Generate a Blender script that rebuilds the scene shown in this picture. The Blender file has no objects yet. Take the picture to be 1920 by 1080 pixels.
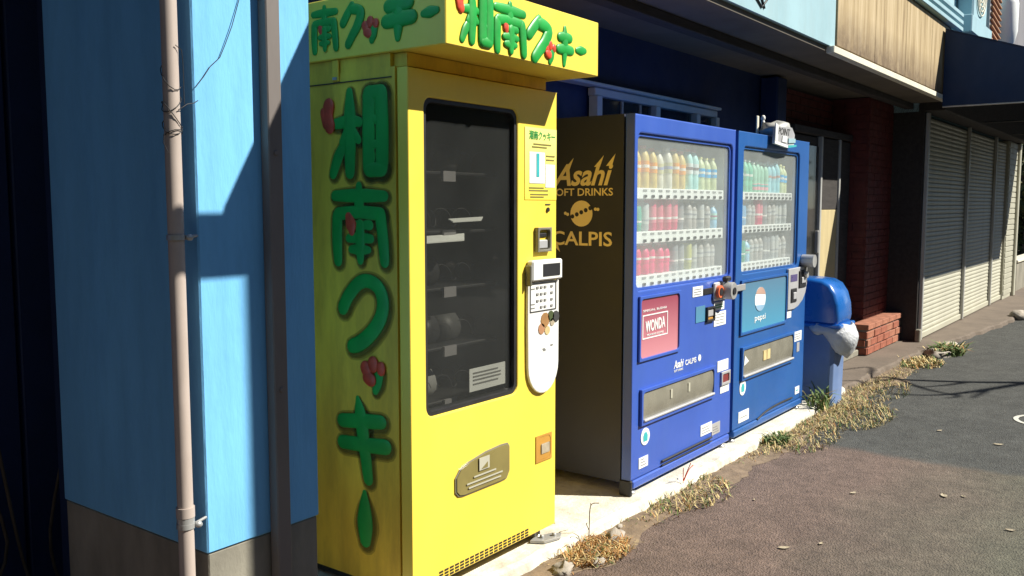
import bpy, math, random
from mathutils import Vector, noise
random.seed(7)
R = math.radians
sc = bpy.context.scene
COL = sc.collection

# ------------------------------------------------------------------ camera, sky, sun, exposure
cam_d = bpy.data.cameras.new('camera'); cam = bpy.data.objects.new('camera', cam_d); COL.objects.link(cam)
cam.location = (0, 0, 1.37)
cam.rotation_euler = (R(90 - 5.246), 0, R(36.776 - 90))
cam_d.sensor_width = 36; cam_d.lens = 31.65; cam_d.clip_start = .05; cam_d.clip_end = 600
sc.camera = cam
KX, TZ = .63, 1.10                       # towards the sun: (KX, -1, TZ)
SUN = Vector((KX, -1, TZ)).normalized()
ELEV = math.asin(SUN.z)
w = bpy.data.worlds.new('World'); sc.world = w; w.use_nodes = True
nt = w.node_tree; nt.nodes.clear()
sky = nt.nodes.new('ShaderNodeTexSky'); sky.sky_type = 'NISHITA'; sky.sun_disc = False
sky.altitude = 1500; sky.air_density = .8; sky.dust_density = .3; sky.ozone_density = 1.5
sky.sun_elevation = ELEV; sky.sun_rotation = math.atan2(SUN.x, SUN.y)
bg = nt.nodes.new('ShaderNodeBackground'); bg.inputs[1].default_value = .06
wo = nt.nodes.new('ShaderNodeOutputWorld')
nt.links.new(sky.outputs[0], bg.inputs[0]); nt.links.new(bg.outputs[0], wo.inputs[0])
sd = bpy.data.lights.new('sun', 'SUN'); sd.energy = 5.0; sd.angle = R(.5); sd.color = (1, .95, .84)
so = bpy.data.objects.new('sun', sd); COL.objects.link(so)
so.rotation_euler = SUN.to_track_quat('Z', 'Y').to_euler(); so.location = (4, -6, 9)
sc.view_settings.view_transform = 'Standard'; sc.view_settings.look = 'None'
sc.view_settings.exposure = .75; sc.view_settings.gamma = 1; sc.view_settings.use_curve_mapping = False
sc.cycles.max_bounces = 8; sc.cycles.transparent_max_bounces = 12
sc.cycles.caustics_reflective = False; sc.cycles.caustics_refractive = False

# ------------------------------------------------------------------ materials
def new_mat(name):
    m = bpy.data.materials.new(name); m.use_nodes = True
    return m, m.node_tree, m.node_tree.nodes['Principled BSDF']
def node(t, kind, **kw):
    n = t.nodes.new(kind)
    for k, v in kw.items(): setattr(n, k, v)
    return n
def coords(t, scale=(1, 1, 1)):
    tc = node(t, 'ShaderNodeTexCoord'); mp = node(t, 'ShaderNodeMapping')
    t.links.new(tc.outputs['Object'], mp.inputs[0]); mp.inputs['Scale'].default_value = scale
    return mp.outputs[0]
def noise_tex(t, vec, scale, detail=5, rough=.6):
    n = node(t, 'ShaderNodeTexNoise'); n.inputs['Scale'].default_value = scale
    n.inputs['Detail'].default_value = detail; n.inputs['Roughness'].default_value = rough
    t.links.new(vec, n.inputs['Vector']); return n.outputs['Fac']
def ramp(t, fac, stops):
    r = node(t, 'ShaderNodeValToRGB'); e = r.color_ramp.elements
    while len(e) < len(stops): e.new(.5)
    for i, (p, c) in enumerate(stops):
        e[i].position = p; e[i].color = (*c, 1) if len(c) == 3 else c
    t.links.new(fac, r.inputs[0]); return r.outputs[0]
def mix(t, fac, a, b, mode='MIX'):
    n = node(t, 'ShaderNodeMix', data_type='RGBA', blend_type=mode)
    for s, v in ((0, fac), (6, a), (7, b)):
        if hasattr(v, 'node'): t.links.new(v, n.inputs[s])
        elif s == 0: n.inputs[0].default_value = v
        else: n.inputs[s].default_value = (*v, 1)
    return n.outputs[2]
def bump(t, b, h, strength=.3, dist=.01):
    n = node(t, 'ShaderNodeBump'); n.inputs['Strength'].default_value = strength; n.inputs['Distance'].default_value = dist
    t.links.new(h, n.inputs['Height']); t.links.new(n.outputs[0], b.inputs['Normal'])
def mul(c, k): return tuple(min(1, x * k) for x in c)
def mat(name, col, rough=.5, metal=0, var=.12, scale=4, stretch=(1, 1, 1), bmp=0, bscale=60, coat=0, dirt=0, dirt_col=(.12, .09, .05)):
    m, t, b = new_mat(name)
    v = coords(t, stretch)
    c = ramp(t, noise_tex(t, v, scale), [(.3, mul(col, 1 - var)), (.7, mul(col, 1 + var))])
    if dirt:
        d = ramp(t, noise_tex(t, coords(t, (3, 3, .7)), 3.1, 8, .7), [(.45, (0, 0, 0)), (.8, (dirt,) * 3)])
        c = mix(t, d, c, dirt_col)
    t.links.new(c, b.inputs['Base Color'])
    b.inputs['Roughness'].default_value = rough; b.inputs['Metallic'].default_value = metal
    if coat: b.inputs['Coat Weight'].default_value = coat; b.inputs['Coat Roughness'].default_value = .12
    rr = ramp(t, noise_tex(t, v, scale * 2.3), [(.3, (max(0, rough - .08),) * 3), (.7, (min(1, rough + .1),) * 3)])
    t.links.new(rr, b.inputs['Roughness'])
    if bmp: bump(t, b, noise_tex(t, v, bscale, 8), bmp, .006)
    return m

M = {}
M['blue_wall'] = mat('light_blue_paint', (.17, .49, .84), .8, var=.13, scale=2.2, stretch=(1.6, 1.6, .35), bmp=.35, bscale=45, dirt=.38, dirt_col=(.06, .23, .50))
M['shade_navy_wall'] = mat('shade_navy', (.008, .024, .085), .7, var=.2, scale=3, bmp=.2)  # blue darkened in the colour itself to give the recess its shade
M['fascia_blue'] = mat('pale_blue_render', (.30, .47, .53), .8, var=.12, scale=2, stretch=(1, 1, .4), bmp=.3, bscale=30, dirt=.3, dirt_col=(.3, .36, .36))
M['concrete'] = mat('base_concrete', (.25, .235, .19), .9, var=.25, scale=6, stretch=(1, 1, .5), bmp=.5, bscale=40, dirt=.4, dirt_col=(.12, .11, .09))
M['slab'] = mat('slab_concrete', (.70, .67, .57), .9, var=.22, scale=5, bmp=.7, bscale=50, dirt=.75, dirt_col=(.27, .22, .15))
M['walk'] = mat('sidewalk_concrete', (.155, .122, .095), .9, var=.16, scale=3, bmp=.5, bscale=40, dirt=.3, dirt_col=(.09, .075, .055))
M['soffit'] = mat('soffit_board', (.13, .11, .085), .8, var=.2, scale=2)
M['beam'] = mat('dark_timber', (.035, .03, .028), .8, var=.3, scale=5, stretch=(1, 6, 6))
M['trim'] = mat('cream_trim', (.72, .68, .55), .6, var=.1)
M['pvc'] = mat('beige_pvc', (.47, .395, .35), .5, var=.12, scale=3, stretch=(1, 1, .3), dirt=.55, dirt_col=(.24, .19, .16))
M['steel'] = mat('grey_steel', (.42, .42, .41), .38, .35, var=.15)
M['alu'] = mat('dull_aluminium', (.46, .46, .44), .45, .2, var=.1)
M['dark'] = mat('dark_plastic', (.018, .018, .02), .5, var=.2)
M['black'] = mat('interior_black', (.045, .045, .046), .6, var=.3)
M['post'] = mat('brown_steel_post', (.17, .15, .14), .6, var=.2, stretch=(1, 1, .2), dirt=.3, dirt_col=(.08, .05, .04))
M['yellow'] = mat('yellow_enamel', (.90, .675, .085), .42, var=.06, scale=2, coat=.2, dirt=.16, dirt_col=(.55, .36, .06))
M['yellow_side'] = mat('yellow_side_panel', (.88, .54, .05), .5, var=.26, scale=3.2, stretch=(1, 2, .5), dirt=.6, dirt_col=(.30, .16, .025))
M['green'] = mat('green_lettering', (.014, .33, .05), .42, var=.2, scale=7)
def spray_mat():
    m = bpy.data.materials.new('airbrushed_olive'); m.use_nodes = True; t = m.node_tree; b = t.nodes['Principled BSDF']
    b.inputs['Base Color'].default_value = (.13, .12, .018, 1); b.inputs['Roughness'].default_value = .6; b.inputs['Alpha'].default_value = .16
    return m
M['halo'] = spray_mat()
M['red'] = mat('red_strawberry', (.62, .07, .03), .4, var=.25, scale=20)
M['white'] = mat('white_plastic', (.80, .80, .77), .4, var=.04)
def bag_mat():
    m = bpy.data.materials.new('thin_white_film'); m.use_nodes = True; t = m.node_tree; b = t.nodes['Principled BSDF']
    b.inputs['Base Color'].default_value = (.80, .82, .84, 1); b.inputs['Roughness'].default_value = .35
    tl = node(t, 'ShaderNodeBsdfTranslucent'); tl.inputs[0].default_value = (.75, .78, .82, 1); mx = node(t, 'ShaderNodeMixShader'); mx.inputs[0].default_value = .35
    t.links.new(b.outputs[0], mx.inputs[1]); t.links.new(tl.outputs[0], mx.inputs[2]); t.links.new(mx.outputs[0], t.nodes['Material Output'].inputs[0])
    bump(t, b, noise_tex(t, coords(t), 28, 4, .6), .8, .02)
    return m
M['bag'] = bag_mat()
M['paper'] = mat('white_sticker', (.80, .82, .80), .6, var=.05)
M['blueA'] = mat('ultramarine_enamel', (.046, .110, .47), .36, var=.10, scale=2, coat=.3, dirt=.3, dirt_col=(.07, .16, .46))
M['blueB'] = mat('cobalt_enamel', (.018, .102, .35), .36, var=.10, scale=2, coat=.3, dirt=.25, dirt_col=(.035, .16, .38))
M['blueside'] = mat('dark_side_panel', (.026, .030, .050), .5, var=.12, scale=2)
M['gold'] = mat('gold_lettering', (.95, .80, .46), .42, .45, var=.05)
M['innerwhite'] = mat('display_liner', (.70, .72, .72), .6, var=.03)
M['silver'] = mat('silver_plastic', (.55, .55, .56), .4, .35, var=.1)
M['flap'] = mat('smoked_flap', (.21, .20, .16), .25, .0, var=.2, scale=6)
M['olive'] = mat('olive_flap', (.24, .20, .07), .3, var=.15)
M['amber'] = mat('amber_cup', (.50, .26, .05), .35, var=.15)
M['print'] = mat('dark_print', (.05, .05, .05), .6, var=.1)
M['greyprint'] = mat('grey_print', (.25, .25, .24), .6, var=.1)
M['printgreen'] = mat('green_print', (.03, .30, .06), .6, var=.1)
M['binblue'] = mat('bin_lid_blue', (.014, .13, .46), .28, var=.06, coat=.5)
M['binbody'] = mat('bin_body_blue', (.14, .22, .42), .5, var=.15, scale=3, dirt=.25, dirt_col=(.3, .33, .4))
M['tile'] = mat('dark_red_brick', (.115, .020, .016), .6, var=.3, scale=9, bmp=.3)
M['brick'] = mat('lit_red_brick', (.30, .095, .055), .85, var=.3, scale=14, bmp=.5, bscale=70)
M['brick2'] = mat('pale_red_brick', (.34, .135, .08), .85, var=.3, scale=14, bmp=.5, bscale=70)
M['mortar'] = mat('mortar', (.30, .24, .20), .95, var=.2, scale=20)
M['shutter'] = mat('cream_shutter_steel', (.46, .45, .36), .5, .0, var=.08, scale=2, dirt=.25, dirt_col=(.3, .27, .2))
M['curtain'] = mat('tan_door_panel', (.50, .41, .22), .8, var=.1, scale=3, stretch=(6, 1, 1))
M['awning'] = mat('navy_awning_cloth', (.012, .030, .085), .85, var=.15, scale=2)
M['stone'] = mat('pale_stone', (.36, .32, .27), .9, var=.2, scale=20, bmp=.5)
M['soil'] = mat('dry_soil', (.20, .145, .095), .95, var=.3, scale=14, bmp=.8, bscale=60, dirt=.5, dirt_col=(.10, .075, .05))
M['straw'] = mat('dry_straw', (.58, .46, .22), .9, var=.3, scale=8)
M['rust'] = mat('rusty_dry_leaf', (.38, .20, .07), .9, var=.3, scale=8)
M['weed'] = mat('weed_green', (.11, .17, .045), .8, var=.3, scale=8)
M['leafdark'] = mat('dark_foliage', (.045, .065, .018), .8, var=.4, scale=3)
M['leaflight'] = mat('olive_foliage', (.11, .11, .03), .8, var=.4, scale=3)
M['bark'] = mat('bark', (.10, .075, .05), .9, var=.3, scale=10, bmp=.6)
M['cap_white'] = mat('cap_white', (.82, .82, .80), .4, var=.02)
M['orange'] = mat('rusty_orange_lattice', (.40, .20, .10), .7, var=.2)
M['greysheet'] = mat('grey_corrugated', (.30, .29, .30), .6, .2, var=.1, stretch=(1, 1, .3))
M['teal'] = mat('teal_plastic', (.05, .42, .44), .45, var=.1)
M['litter'] = mat('pale_dead_leaf', (.40, .34, .24), .9, var=.2, scale=20)
M['roadpaint'] = mat('worn_white_paint', (.55, .54, .48), .9, var=.2, scale=20)

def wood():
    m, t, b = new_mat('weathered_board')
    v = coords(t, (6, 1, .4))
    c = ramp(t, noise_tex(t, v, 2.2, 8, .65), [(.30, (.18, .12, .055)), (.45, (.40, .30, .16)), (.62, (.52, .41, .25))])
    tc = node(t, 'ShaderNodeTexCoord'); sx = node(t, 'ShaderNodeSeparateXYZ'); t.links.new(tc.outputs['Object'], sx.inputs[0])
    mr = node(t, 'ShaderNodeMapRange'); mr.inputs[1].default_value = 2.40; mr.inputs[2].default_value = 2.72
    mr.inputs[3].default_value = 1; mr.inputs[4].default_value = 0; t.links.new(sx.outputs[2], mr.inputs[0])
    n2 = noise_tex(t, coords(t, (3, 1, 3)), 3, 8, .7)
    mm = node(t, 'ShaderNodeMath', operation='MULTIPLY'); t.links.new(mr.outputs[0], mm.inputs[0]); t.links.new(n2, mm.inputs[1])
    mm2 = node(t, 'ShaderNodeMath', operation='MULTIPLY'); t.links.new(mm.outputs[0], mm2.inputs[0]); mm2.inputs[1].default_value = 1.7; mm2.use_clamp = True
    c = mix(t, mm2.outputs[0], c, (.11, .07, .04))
    t.links.new(c, b.inputs['Base Color']); b.inputs['Roughness'].default_value = .85
    bump(t, b, noise_tex(t, v, 6, 8), .3, .01)
    return m
M['wood'] = wood()

def asphalt():
    m, t, b = new_mat('old_asphalt')
    v = coords(t)
    big = noise_tex(t, v, 1.1, 6, .6); mid = noise_tex(t, v, 7, 8, .7)
    tc = node(t, 'ShaderNodeTexCoord'); sx = node(t, 'ShaderNodeSeparateXYZ'); t.links.new(tc.outputs['Object'], sx.inputs[0])
    def madd(a, k, c):
        n = node(t, 'ShaderNodeMath', operation='MULTIPLY_ADD'); t.links.new(a, n.inputs[0]); n.inputs[1].default_value = k
        if hasattr(c, 'node'): t.links.new(c, n.inputs[2])
        else: n.inputs[2].default_value = c
        return n.outputs[0]
    # newer brown strip along the slab against older greenish carriageway
    yb = madd(big, .9, sx.outputs[1])
    side = ramp(t, madd(yb, .5, 0), [(.48, (0, 0, 0)), (.86, (1, 1, 1))])
    c = mix(t, side, (.112, .108, .080), (.152, .108, .088))
    # coarse darker repair beyond x = 5.3
    xb = madd(mid, .22, madd(big, .35, sx.outputs[0]))
    patch = ramp(t, madd(xb, .1, 0), [(.555, (0, 0, 0)), (.565, (1, 1, 1))])
    c = mix(t, patch, c, (.066, .068, .064))
    c = mix(t, ramp(t, mid, [(.35, (.75,) * 3), (.7, (1.15,) * 3)]), (0, 0, 0), c, 'MULTIPLY') if False else mix(t, .8, c, ramp(t, mid, [(.3, (.60,) * 3), (.7, (1.25,) * 3)]), 'MULTIPLY')
    c = mix(t, .9, c, ramp(t, noise_tex(t, v, 48, 6, .8), [(.35, (.60,) * 3), (.65, (1.42,) * 3)]), 'MULTIPLY')
    c = mix(t, .8, c, ramp(t, noise_tex(t, v, .6, 4, .6), [(.3, (.84,) * 3), (.7, (1.14, 1.12, 1.08))]), 'MULTIPLY')
    vo = node(t, 'ShaderNodeTexVoronoi'); vo.inputs['Scale'].default_value = 120; t.links.new(v, vo.inputs['Vector'])
    sp = ramp(t, vo.outputs['Color'], [(.78, (0, 0, 0)), (.95, (1, 1, 1))])
    sp2 = ramp(t, vo.outputs['Distance'], [(.18, (1, 1, 1)), (.32, (0, 0, 0))])
    spk = mix(t, 1., sp, sp2, 'MULTIPLY')
    c = mix(t, mix(t, 1., spk, (.55,) * 3, 'MULTIPLY'), c, (.27, .24, .20))
    t.links.new(c, b.inputs['Base Color']); b.inputs['Roughness'].default_value = .92
    h = mix(t, .5, noise_tex(t, v, 110, 4, .7), vo.outputs['Distance'])
    bump(t, b, h, 1., .010)
    return m
M['asphalt'] = asphalt()

def poster_mat(name, c1, c2, axis=2, z0=0, z1=1, rough=.3):
    m, t, b = new_mat(name)
    tc = node(t, 'ShaderNodeTexCoord'); sx = node(t, 'ShaderNodeSeparateXYZ'); t.links.new(tc.outputs['Object'], sx.inputs[0])
    mr = node(t, 'ShaderNodeMapRange'); mr.inputs[1].default_value = z0; mr.inputs[2].default_value = z1
    t.links.new(sx.outputs[axis], mr.inputs[0])
    t.links.new(ramp(t, mr.outputs[0], [(0, c1), (1, c2)]), b.inputs['Base Color']); b.inputs['Roughness'].default_value = rough
    b.inputs['Coat Weight'].default_value = .5
    return m
M['adred'] = poster_mat('red_coffee_poster', (.66, .28, .32), (.28, .045, .085), 2, .62, .95)
M['adblue'] = poster_mat('teal_cola_poster', (.07, .33, .52), (.10, .22, .34), 2, .62, .93)

def glass(name, tint, haze, haze_col=(.8, .85, .85), rough=.03, f0=.5):
    m = bpy.data.materials.new(name); m.use_nodes = True; t = m.node_tree; t.nodes.clear()
    out = node(t, 'ShaderNodeOutputMaterial'); tr = node(t, 'ShaderNodeBsdfTransparent'); tr.inputs[0].default_value = (*tint, 1)
    df = node(t, 'ShaderNodeBsdfDiffuse'); df.inputs[0].default_value = (*haze_col, 1)
    gl = node(t, 'ShaderNodeBsdfGlossy'); gl.inputs['Roughness'].default_value = rough
    lw = node(t, 'ShaderNodeLayerWeight'); lw.inputs[0].default_value = .5
    pw = node(t, 'ShaderNodeMath', operation='POWER'); t.links.new(lw.outputs['Facing'], pw.inputs[0]); pw.inputs[1].default_value = 4
    fr = node(t, 'ShaderNodeMath', operation='MULTIPLY_ADD'); t.links.new(pw.outputs[0], fr.inputs[0]); fr.inputs[1].default_value = f0; fr.inputs[2].default_value = .025
    m1 = node(t, 'ShaderNodeMixShader'); m2 = node(t, 'ShaderNodeMixShader')
    if haze:
        n = ramp(t, noise_tex(t, coords(t), 2.5, 6, .6), [(.3, (haze * .75,) * 3), (.7, (haze * 1.25,) * 3)]); t.links.new(n, m1.inputs[0])
    else: m1.inputs[0].default_value = 0
    t.links.new(tr.outputs[0], m1.inputs[1]); t.links.new(df.outputs[0], m1.inputs[2])
    t.links.new(fr.outputs[0], m2.inputs[0]); t.links.new(m1.outputs[0], m2.inputs[1]); t.links.new(gl.outputs[0], m2.inputs[2])
    t.links.new(m2.outputs[0], out.inputs[0])
    return m
M['acrylic'] = glass('hazed_dusty_acrylic', (.97, .99, .99), .15, (.80, .86, .85))  # dust, plus added white haze in place of sky glare and display brightness
M['tinted'] = glass('tinted_window', (.74, .74, .72), .016)  # thin white haze stands in for reflections in the panes

# ------------------------------------------------------------------ mesh builder and tagging
ROOT = {}
class MB:
    def __init__(s): s.v = []; s.f = []; s.sm = []; s.mi = []; s.cur = 0
    def add(s, vs, fs, smooth=False):
        o = len(s.v); s.v += [tuple(p) for p in vs]
        for f in fs: s.f.append([i + o for i in f]); s.sm.append(smooth); s.mi.append(s.cur)
        return s
    def box(s, x0, x1, y0, y1, z0, z1, c=0):
        if c <= 0:
            vs = [(x, y, z) for x in (x0, x1) for y in (y0, y1) for z in (z0, z1)]
            return s.add(vs, [(0, 1, 3, 2), (4, 6, 7, 5), (0, 4, 5, 1), (2, 3, 7, 6), (0, 2, 6, 4), (1, 5, 7, 3)])
        # chamfered box
        vs = []; idx = {}
        X, Y, Z = (x0, x1), (y0, y1), (z0, z1); sg = (1, -1)
        for i in (0, 1):
            for j in (0, 1):
                for k in (0, 1):
                    p = (X[i], Y[j], Z[k]); d = (sg[i] * c, sg[j] * c, sg[k] * c)
                    for a in range(3):
                        q = [p[n] + (0 if n == a else d[n]) for n in range(3)]
                        idx[i, j, k, a] = len(vs); vs.append(tuple(q))
        F = []
        for a in range(3):
            b_, c_ = (a + 1) % 3, (a + 2) % 3
            for s_ in (0, 1):
                def key(u, v):
                    t = [0, 0, 0]; t[a] = s_; t[b_] = u; t[c_] = v; return (*t, a)
                q = [idx[key(0, 0)], idx[key(1, 0)], idx[key(1, 1)], idx[key(0, 1)]]
                F.append(q if s_ else q[::-1])
            for u in (0, 1):
                for v in (0, 1):
                    def kk(t_, ax):
                        t = [0, 0, 0]; t[a] = t_; t[b_] = u; t[c_] = v; return idx[(*t, ax)]
                    q = [kk(0, b_), kk(1, b_), kk(1, c_), kk(0, c_)]
                    F.append(q if (u == v) else q[::-1])
        for i in (0, 1):
            for j in (0, 1):
                for k in (0, 1):
                    q = [idx[i, j, k, 0], idx[i, j, k, 1], idx[i, j, k, 2]]
                    F.append(q if (i + j + k) % 2 else q[::-1])
        return s.add(vs, F)
    def prism(s, pts, axis, a, b):
        """polygon in the other two axes (in x,y,z order) swept along axis from a to b"""
        n = len(pts)
        def P(p, t):
            q = list(p); q.insert(axis, t); return tuple(q)
        vs = [P(p, a) for p in pts] + [P(p, b) for p in pts]
        return s.add(vs, [list(range(n))[::-1], list(range(n, 2 * n))] + [(i, (i + 1) % n, (i + 1) % n + n, i + n) for i in range(n)])
    def tube(s, pts, rad, n=8, caps=True, squash=None):
        """sweep along pts; rad number or list; squash=(normal Vector, factor) flattens along a direction"""
        pts = [Vector(p) for p in pts]; m = len(pts)
        rr = [rad] * m if not hasattr(rad, '__len__') else list(rad)
        if caps == 'round':
            d0 = (pts[0] - pts[1]).normalized(); d1 = (pts[-1] - pts[-2]).normalized(); a, ra, b, rb = pts[0], rr[0], pts[-1], rr[-1]
            pre = [(a + d0 * ra * math.sin(t), ra * math.cos(t)) for t in (1.5, 1.1, .6)]
            post = [(b + d1 * rb * math.sin(t), rb * math.cos(t)) for t in (.6, 1.1, 1.5)]
            pts = [p for p, _ in pre] + pts + [p for p, _ in post]; rr = [r for _, r in pre] + rr + [r for _, r in post]; m = len(pts)
        up = Vector((.13, .31, .94)) if squash is None else squash[0]
        vs = []
        for i, p in enumerate(pts):
            d = (pts[min(i + 1, m - 1)] - pts[max(i - 1, 0)]).normalized()
            u = d.cross(up)
            if u.length < 1e-4: u = d.cross(Vector((1, .2, 0)))
            u.normalize(); v_ = u.cross(d).normalized() * (1 if squash is None else squash[1])
            for k in range(n):
                t = 2 * math.pi * k / n
                vs.append(p + u * rr[i] * math.cos(t) + v_ * rr[i] * math.sin(t))
        F = [(i * n + k, i * n + (k + 1) % n, (i + 1) * n + (k + 1) % n, (i + 1) * n + k) for i in range(m - 1) for k in range(n)]
        s.add(vs, F, True)
        if caps: s.add([vs[k] for k in range(n)], [list(range(n))[::-1]]); s.add(vs[-n:], [list(range(n))])
        return s
    def lathe(s, prof, c=(0, 0, 0), n=14, axis=2):
        vs = []
        for r, h in prof:
            for k in range(n):
                t = 2 * math.pi * k / n; p = [r * math.cos(t), r * math.sin(t)]; p.insert(axis, h)
                vs.append(tuple(p[i] + c[i] for i in range(3)))
        m = len(prof)
        s.add(vs, [(i * n + k, i * n + (k + 1) % n, (i + 1) * n + (k + 1) % n, (i + 1) * n + k) for i in range(m - 1) for k in range(n)], True)
        s.add(vs[:n], [list(range(n))[::-1]]); s.add(vs[-n:], [list(range(n))])
        return s
    def blob(s, c, r, n=8, m=6, amp=.2, seed=0, fr=1.5):
        vs = []
        for i in range(m + 1):
            ph = math.pi * i / m
            for k in range(n):
                th = 2 * math.pi * k / n
                d = Vector((math.sin(ph) * math.cos(th), math.sin(ph) * math.sin(th), math.cos(ph)))
                a = 1 + amp * noise.noise(d * fr + Vector((seed * 3.1, seed, 0)))
                vs.append((c[0] + d.x * r[0] * a, c[1] + d.y * r[1] * a, c[2] + d.z * r[2] * a))
        return s.add(vs, [(i * n + k, i * n + (k + 1) % n, (i + 1) * n + (k + 1) % n, (i + 1) * n + k)[::-1] for i in range(m) for k in range(n)], True)
    def ring(s, outer, inner, y0, y1, rad=.03, seg=5):
        """front panel in the XZ plane with a rounded hole: outer, inner = (x0,x1,z0,z1); y0 front, y1 back"""
        def rr(rect, r):
            x0, x1, z0, z1 = rect; out = []
            for cx, cz, a0 in ((x1 - r, z1 - r, 0), (x0 + r, z1 - r, 90), (x0 + r, z0 + r, 180), (x1 - r, z0 + r, 270)):
                for i in range(seg + 1):
                    a = R(a0 + 90 * i / seg); out.append((cx + r * math.cos(a), cz + r * math.sin(a)))
            return out
        I = rr(inner, rad); n = len(I); O = []
        x0, x1, z0, z1 = outer; cor = ((x1, z1), (x0, z1), (x0, z0), (x1, z0))
        for q in range(4):
            for i in range(seg + 1):
                p = I[q * (seg + 1) + i]; c = cor[q]
                mid = seg / 2
                if abs(i - mid) < .6: O.append(c)
                else:
                    first = i < mid
                    if q in (0, 2): O.append((c[0], p[1]) if first else (p[0], c[1]))
                    else: O.append((p[0], c[1]) if first else (c[0], p[1]))
        vs = [(x, y, z) for y in (y0, y1) for ring_ in (O, I) for x, z in ring_]
        F = []
        for k in range(n):
            j = (k + 1) % n
            F += [(k, n + k, n + j, j), (2 * n + k, 2 * n + j, 3 * n + j, 3 * n + k), (k, j, 2 * n + j, 2 * n + k), (n + k, 3 * n + k, 3 * n + j, n + j)]
        return s.add(vs, F)
    def mesh(s, name, mats, off=(0, 0, 0)):
        me = bpy.data.meshes.new(name)
        me.from_pydata([(x - off[0], y - off[1], z - off[2]) for x, y, z in s.v], [], s.f)
        for m in (mats if isinstance(mats, (list, tuple)) else [mats]): me.materials.append(M[m] if isinstance(m, str) else m)
        me.polygons.foreach_set('use_smooth', s.sm); me.polygons.foreach_set('material_index', s.mi)
        me.validate(); me.update()
        return me
    def build(s, name, mats, parent=None, origin=None, bevel=0):
        org = ROOT.get(parent.name, (0, 0, 0)) if parent else (origin or (0, 0, 0))
        o = bpy.data.objects.new(name, s.mesh(name, mats, org)); COL.objects.link(o)
        if parent: o.parent = parent
        else: o.location = org
        ROOT[o.name] = org
        if bevel:
            b = o.modifiers.new('bevel', 'BEVEL'); b.width = bevel; b.segments = 2; b.limit_method = 'ANGLE'
        return o
def box(*a, **k): return MB().box(*a, **k)
def tag(o, label=None, cat=None, group=None, kind=None):
    if label: o['label'] = label
    if cat: o['category'] = cat
    if group: o['group'] = group
    if kind: o['kind'] = kind
    return o
def thing(name, loc, label, cat, group=None):
    o = bpy.data.objects.new(name, None); COL.objects.link(o); o.location = loc; ROOT[o.name] = tuple(loc)
    o.empty_display_size = .1
    return tag(o, label, cat, group)
def inst(name, me, parent, loc, rot=(0, 0, 0), scale=(1, 1, 1)):
    """another object sharing a mesh; loc in world space"""
    o = bpy.data.objects.new(name, me); COL.objects.link(o)
    org = ROOT.get(parent.name, (0, 0, 0)) if parent else (0, 0, 0)
    o.parent = parent; o.location = [loc[i] - org[i] for i in range(3)]; o.rotation_euler = rot; o.scale = scale
    if parent: ROOT[o.name] = org
    return o
def jag(x, s, k=1.): return k * noise.noise(Vector((x * s, 3.3, 7.1)))

# text turned into flat mesh, fitted to a rectangle: O lower-left, U right, V up (unit vectors), N outward
def text(body, name, m, parent, O, U, V, N, wdt, hgt, ext=.0015, shear=0, fat=0.):
    cu = bpy.data.curves.new('lettering', 'FONT'); cu.body = body; cu.shear = shear; cu.offset = fat; cu.extrude = .05; cu.resolution_u = 3
    ob = bpy.data.objects.new('lettering', cu); COL.objects.link(ob)
    dg = bpy.context.evaluated_depsgraph_get(); dg.update()
    me = bpy.data.meshes.new_from_object(ob.evaluated_get(dg))
    bpy.data.objects.remove(ob)
    O, U, V, N = Vector(O), Vector(U), Vector(V), Vector(N)
    xs = [v.co.x for v in me.vertices]; ys = [v.co.y for v in me.vertices]
    if not xs: return None
    x0, x1, y0, y1 = min(xs), max(xs), min(ys), max(ys)
    org = Vector(ROOT.get(parent.name, (0, 0, 0)))
    for v in me.vertices:
        p = O + U * ((v.co.x - x0) / (x1 - x0) * wdt) + V * ((v.co.y - y0) / (y1 - y0) * hgt) + N * (ext if v.co.z > 0 else -.0005)
        v.co = p - org
    me.materials.clear(); me.materials.append(M[m])
    o = bpy.data.objects.new(name, me); COL.objects.link(o); o.parent = parent; ROOT[o.name] = tuple(org)
    return o
FX, FZ, FN = (1, 0, 0), (0, 0, 1), (0, -1, 0)      # lettering on fronts
SX, SN = (0, -1, 0), (-1, 0, 0)                    # lettering on left-hand sides

# ------------------------------------------------------------------ SETTING: ground, slab, pavement
def ground():
    mb = MB()
    mb.add([(-150, -250, -.06), (400, -250, -.06), (400, 200, -.06), (-150, 200, -.06)], [(0, 1, 2, 3)])
    tag(mb.build('ground', 'walk'), kind='structure')
    mb = MB()
    n = 60; top = []
    xs = [-6 + i * .45 for i in range(160)]
    vs = []
    for x in xs:
        vs += [(x, -8.2, -.052), (x, 2.12, -.052)]
    mb.add(vs, [(2 * i, 2 * i + 2, 2 * i + 3, 2 * i + 1) for i in range(len(xs) - 1)])
    tag(mb.build('road', 'asphalt'), kind='structure')
ground()
def edge_sheet(name, m, pts, z, yb, amp):
    """raised concrete with a worn front edge following pts [(x, y)]"""
    mb = MB(); xs = []; x = pts[0][0]
    while x < pts[-1][0]: xs.append(x); x += .05
    def yy(x):
        for (a, b), (c, d) in zip(pts, pts[1:]):
            if x <= c: return b + (d - b) * (x - a) / (c - a) + jag(x, 6, amp) + jag(x, 23, amp * .5)
        return pts[-1][1]
    vs = []
    for x in xs:
        y = yy(x); vs += [(x, y - .025, -.08), (x, y - .008, z - .012 + jag(x, 9, .006)), (x, y + .012, z), (x, yb, z)]
    mb.add(vs, [(4 * i + k, 4 * i + 4 + k, 4 * i + 5 + k, 4 * i + 1 + k) for i in range(len(xs) - 1) for k in range(3)])
    return tag(mb.build(name, m), kind='structure')
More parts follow.
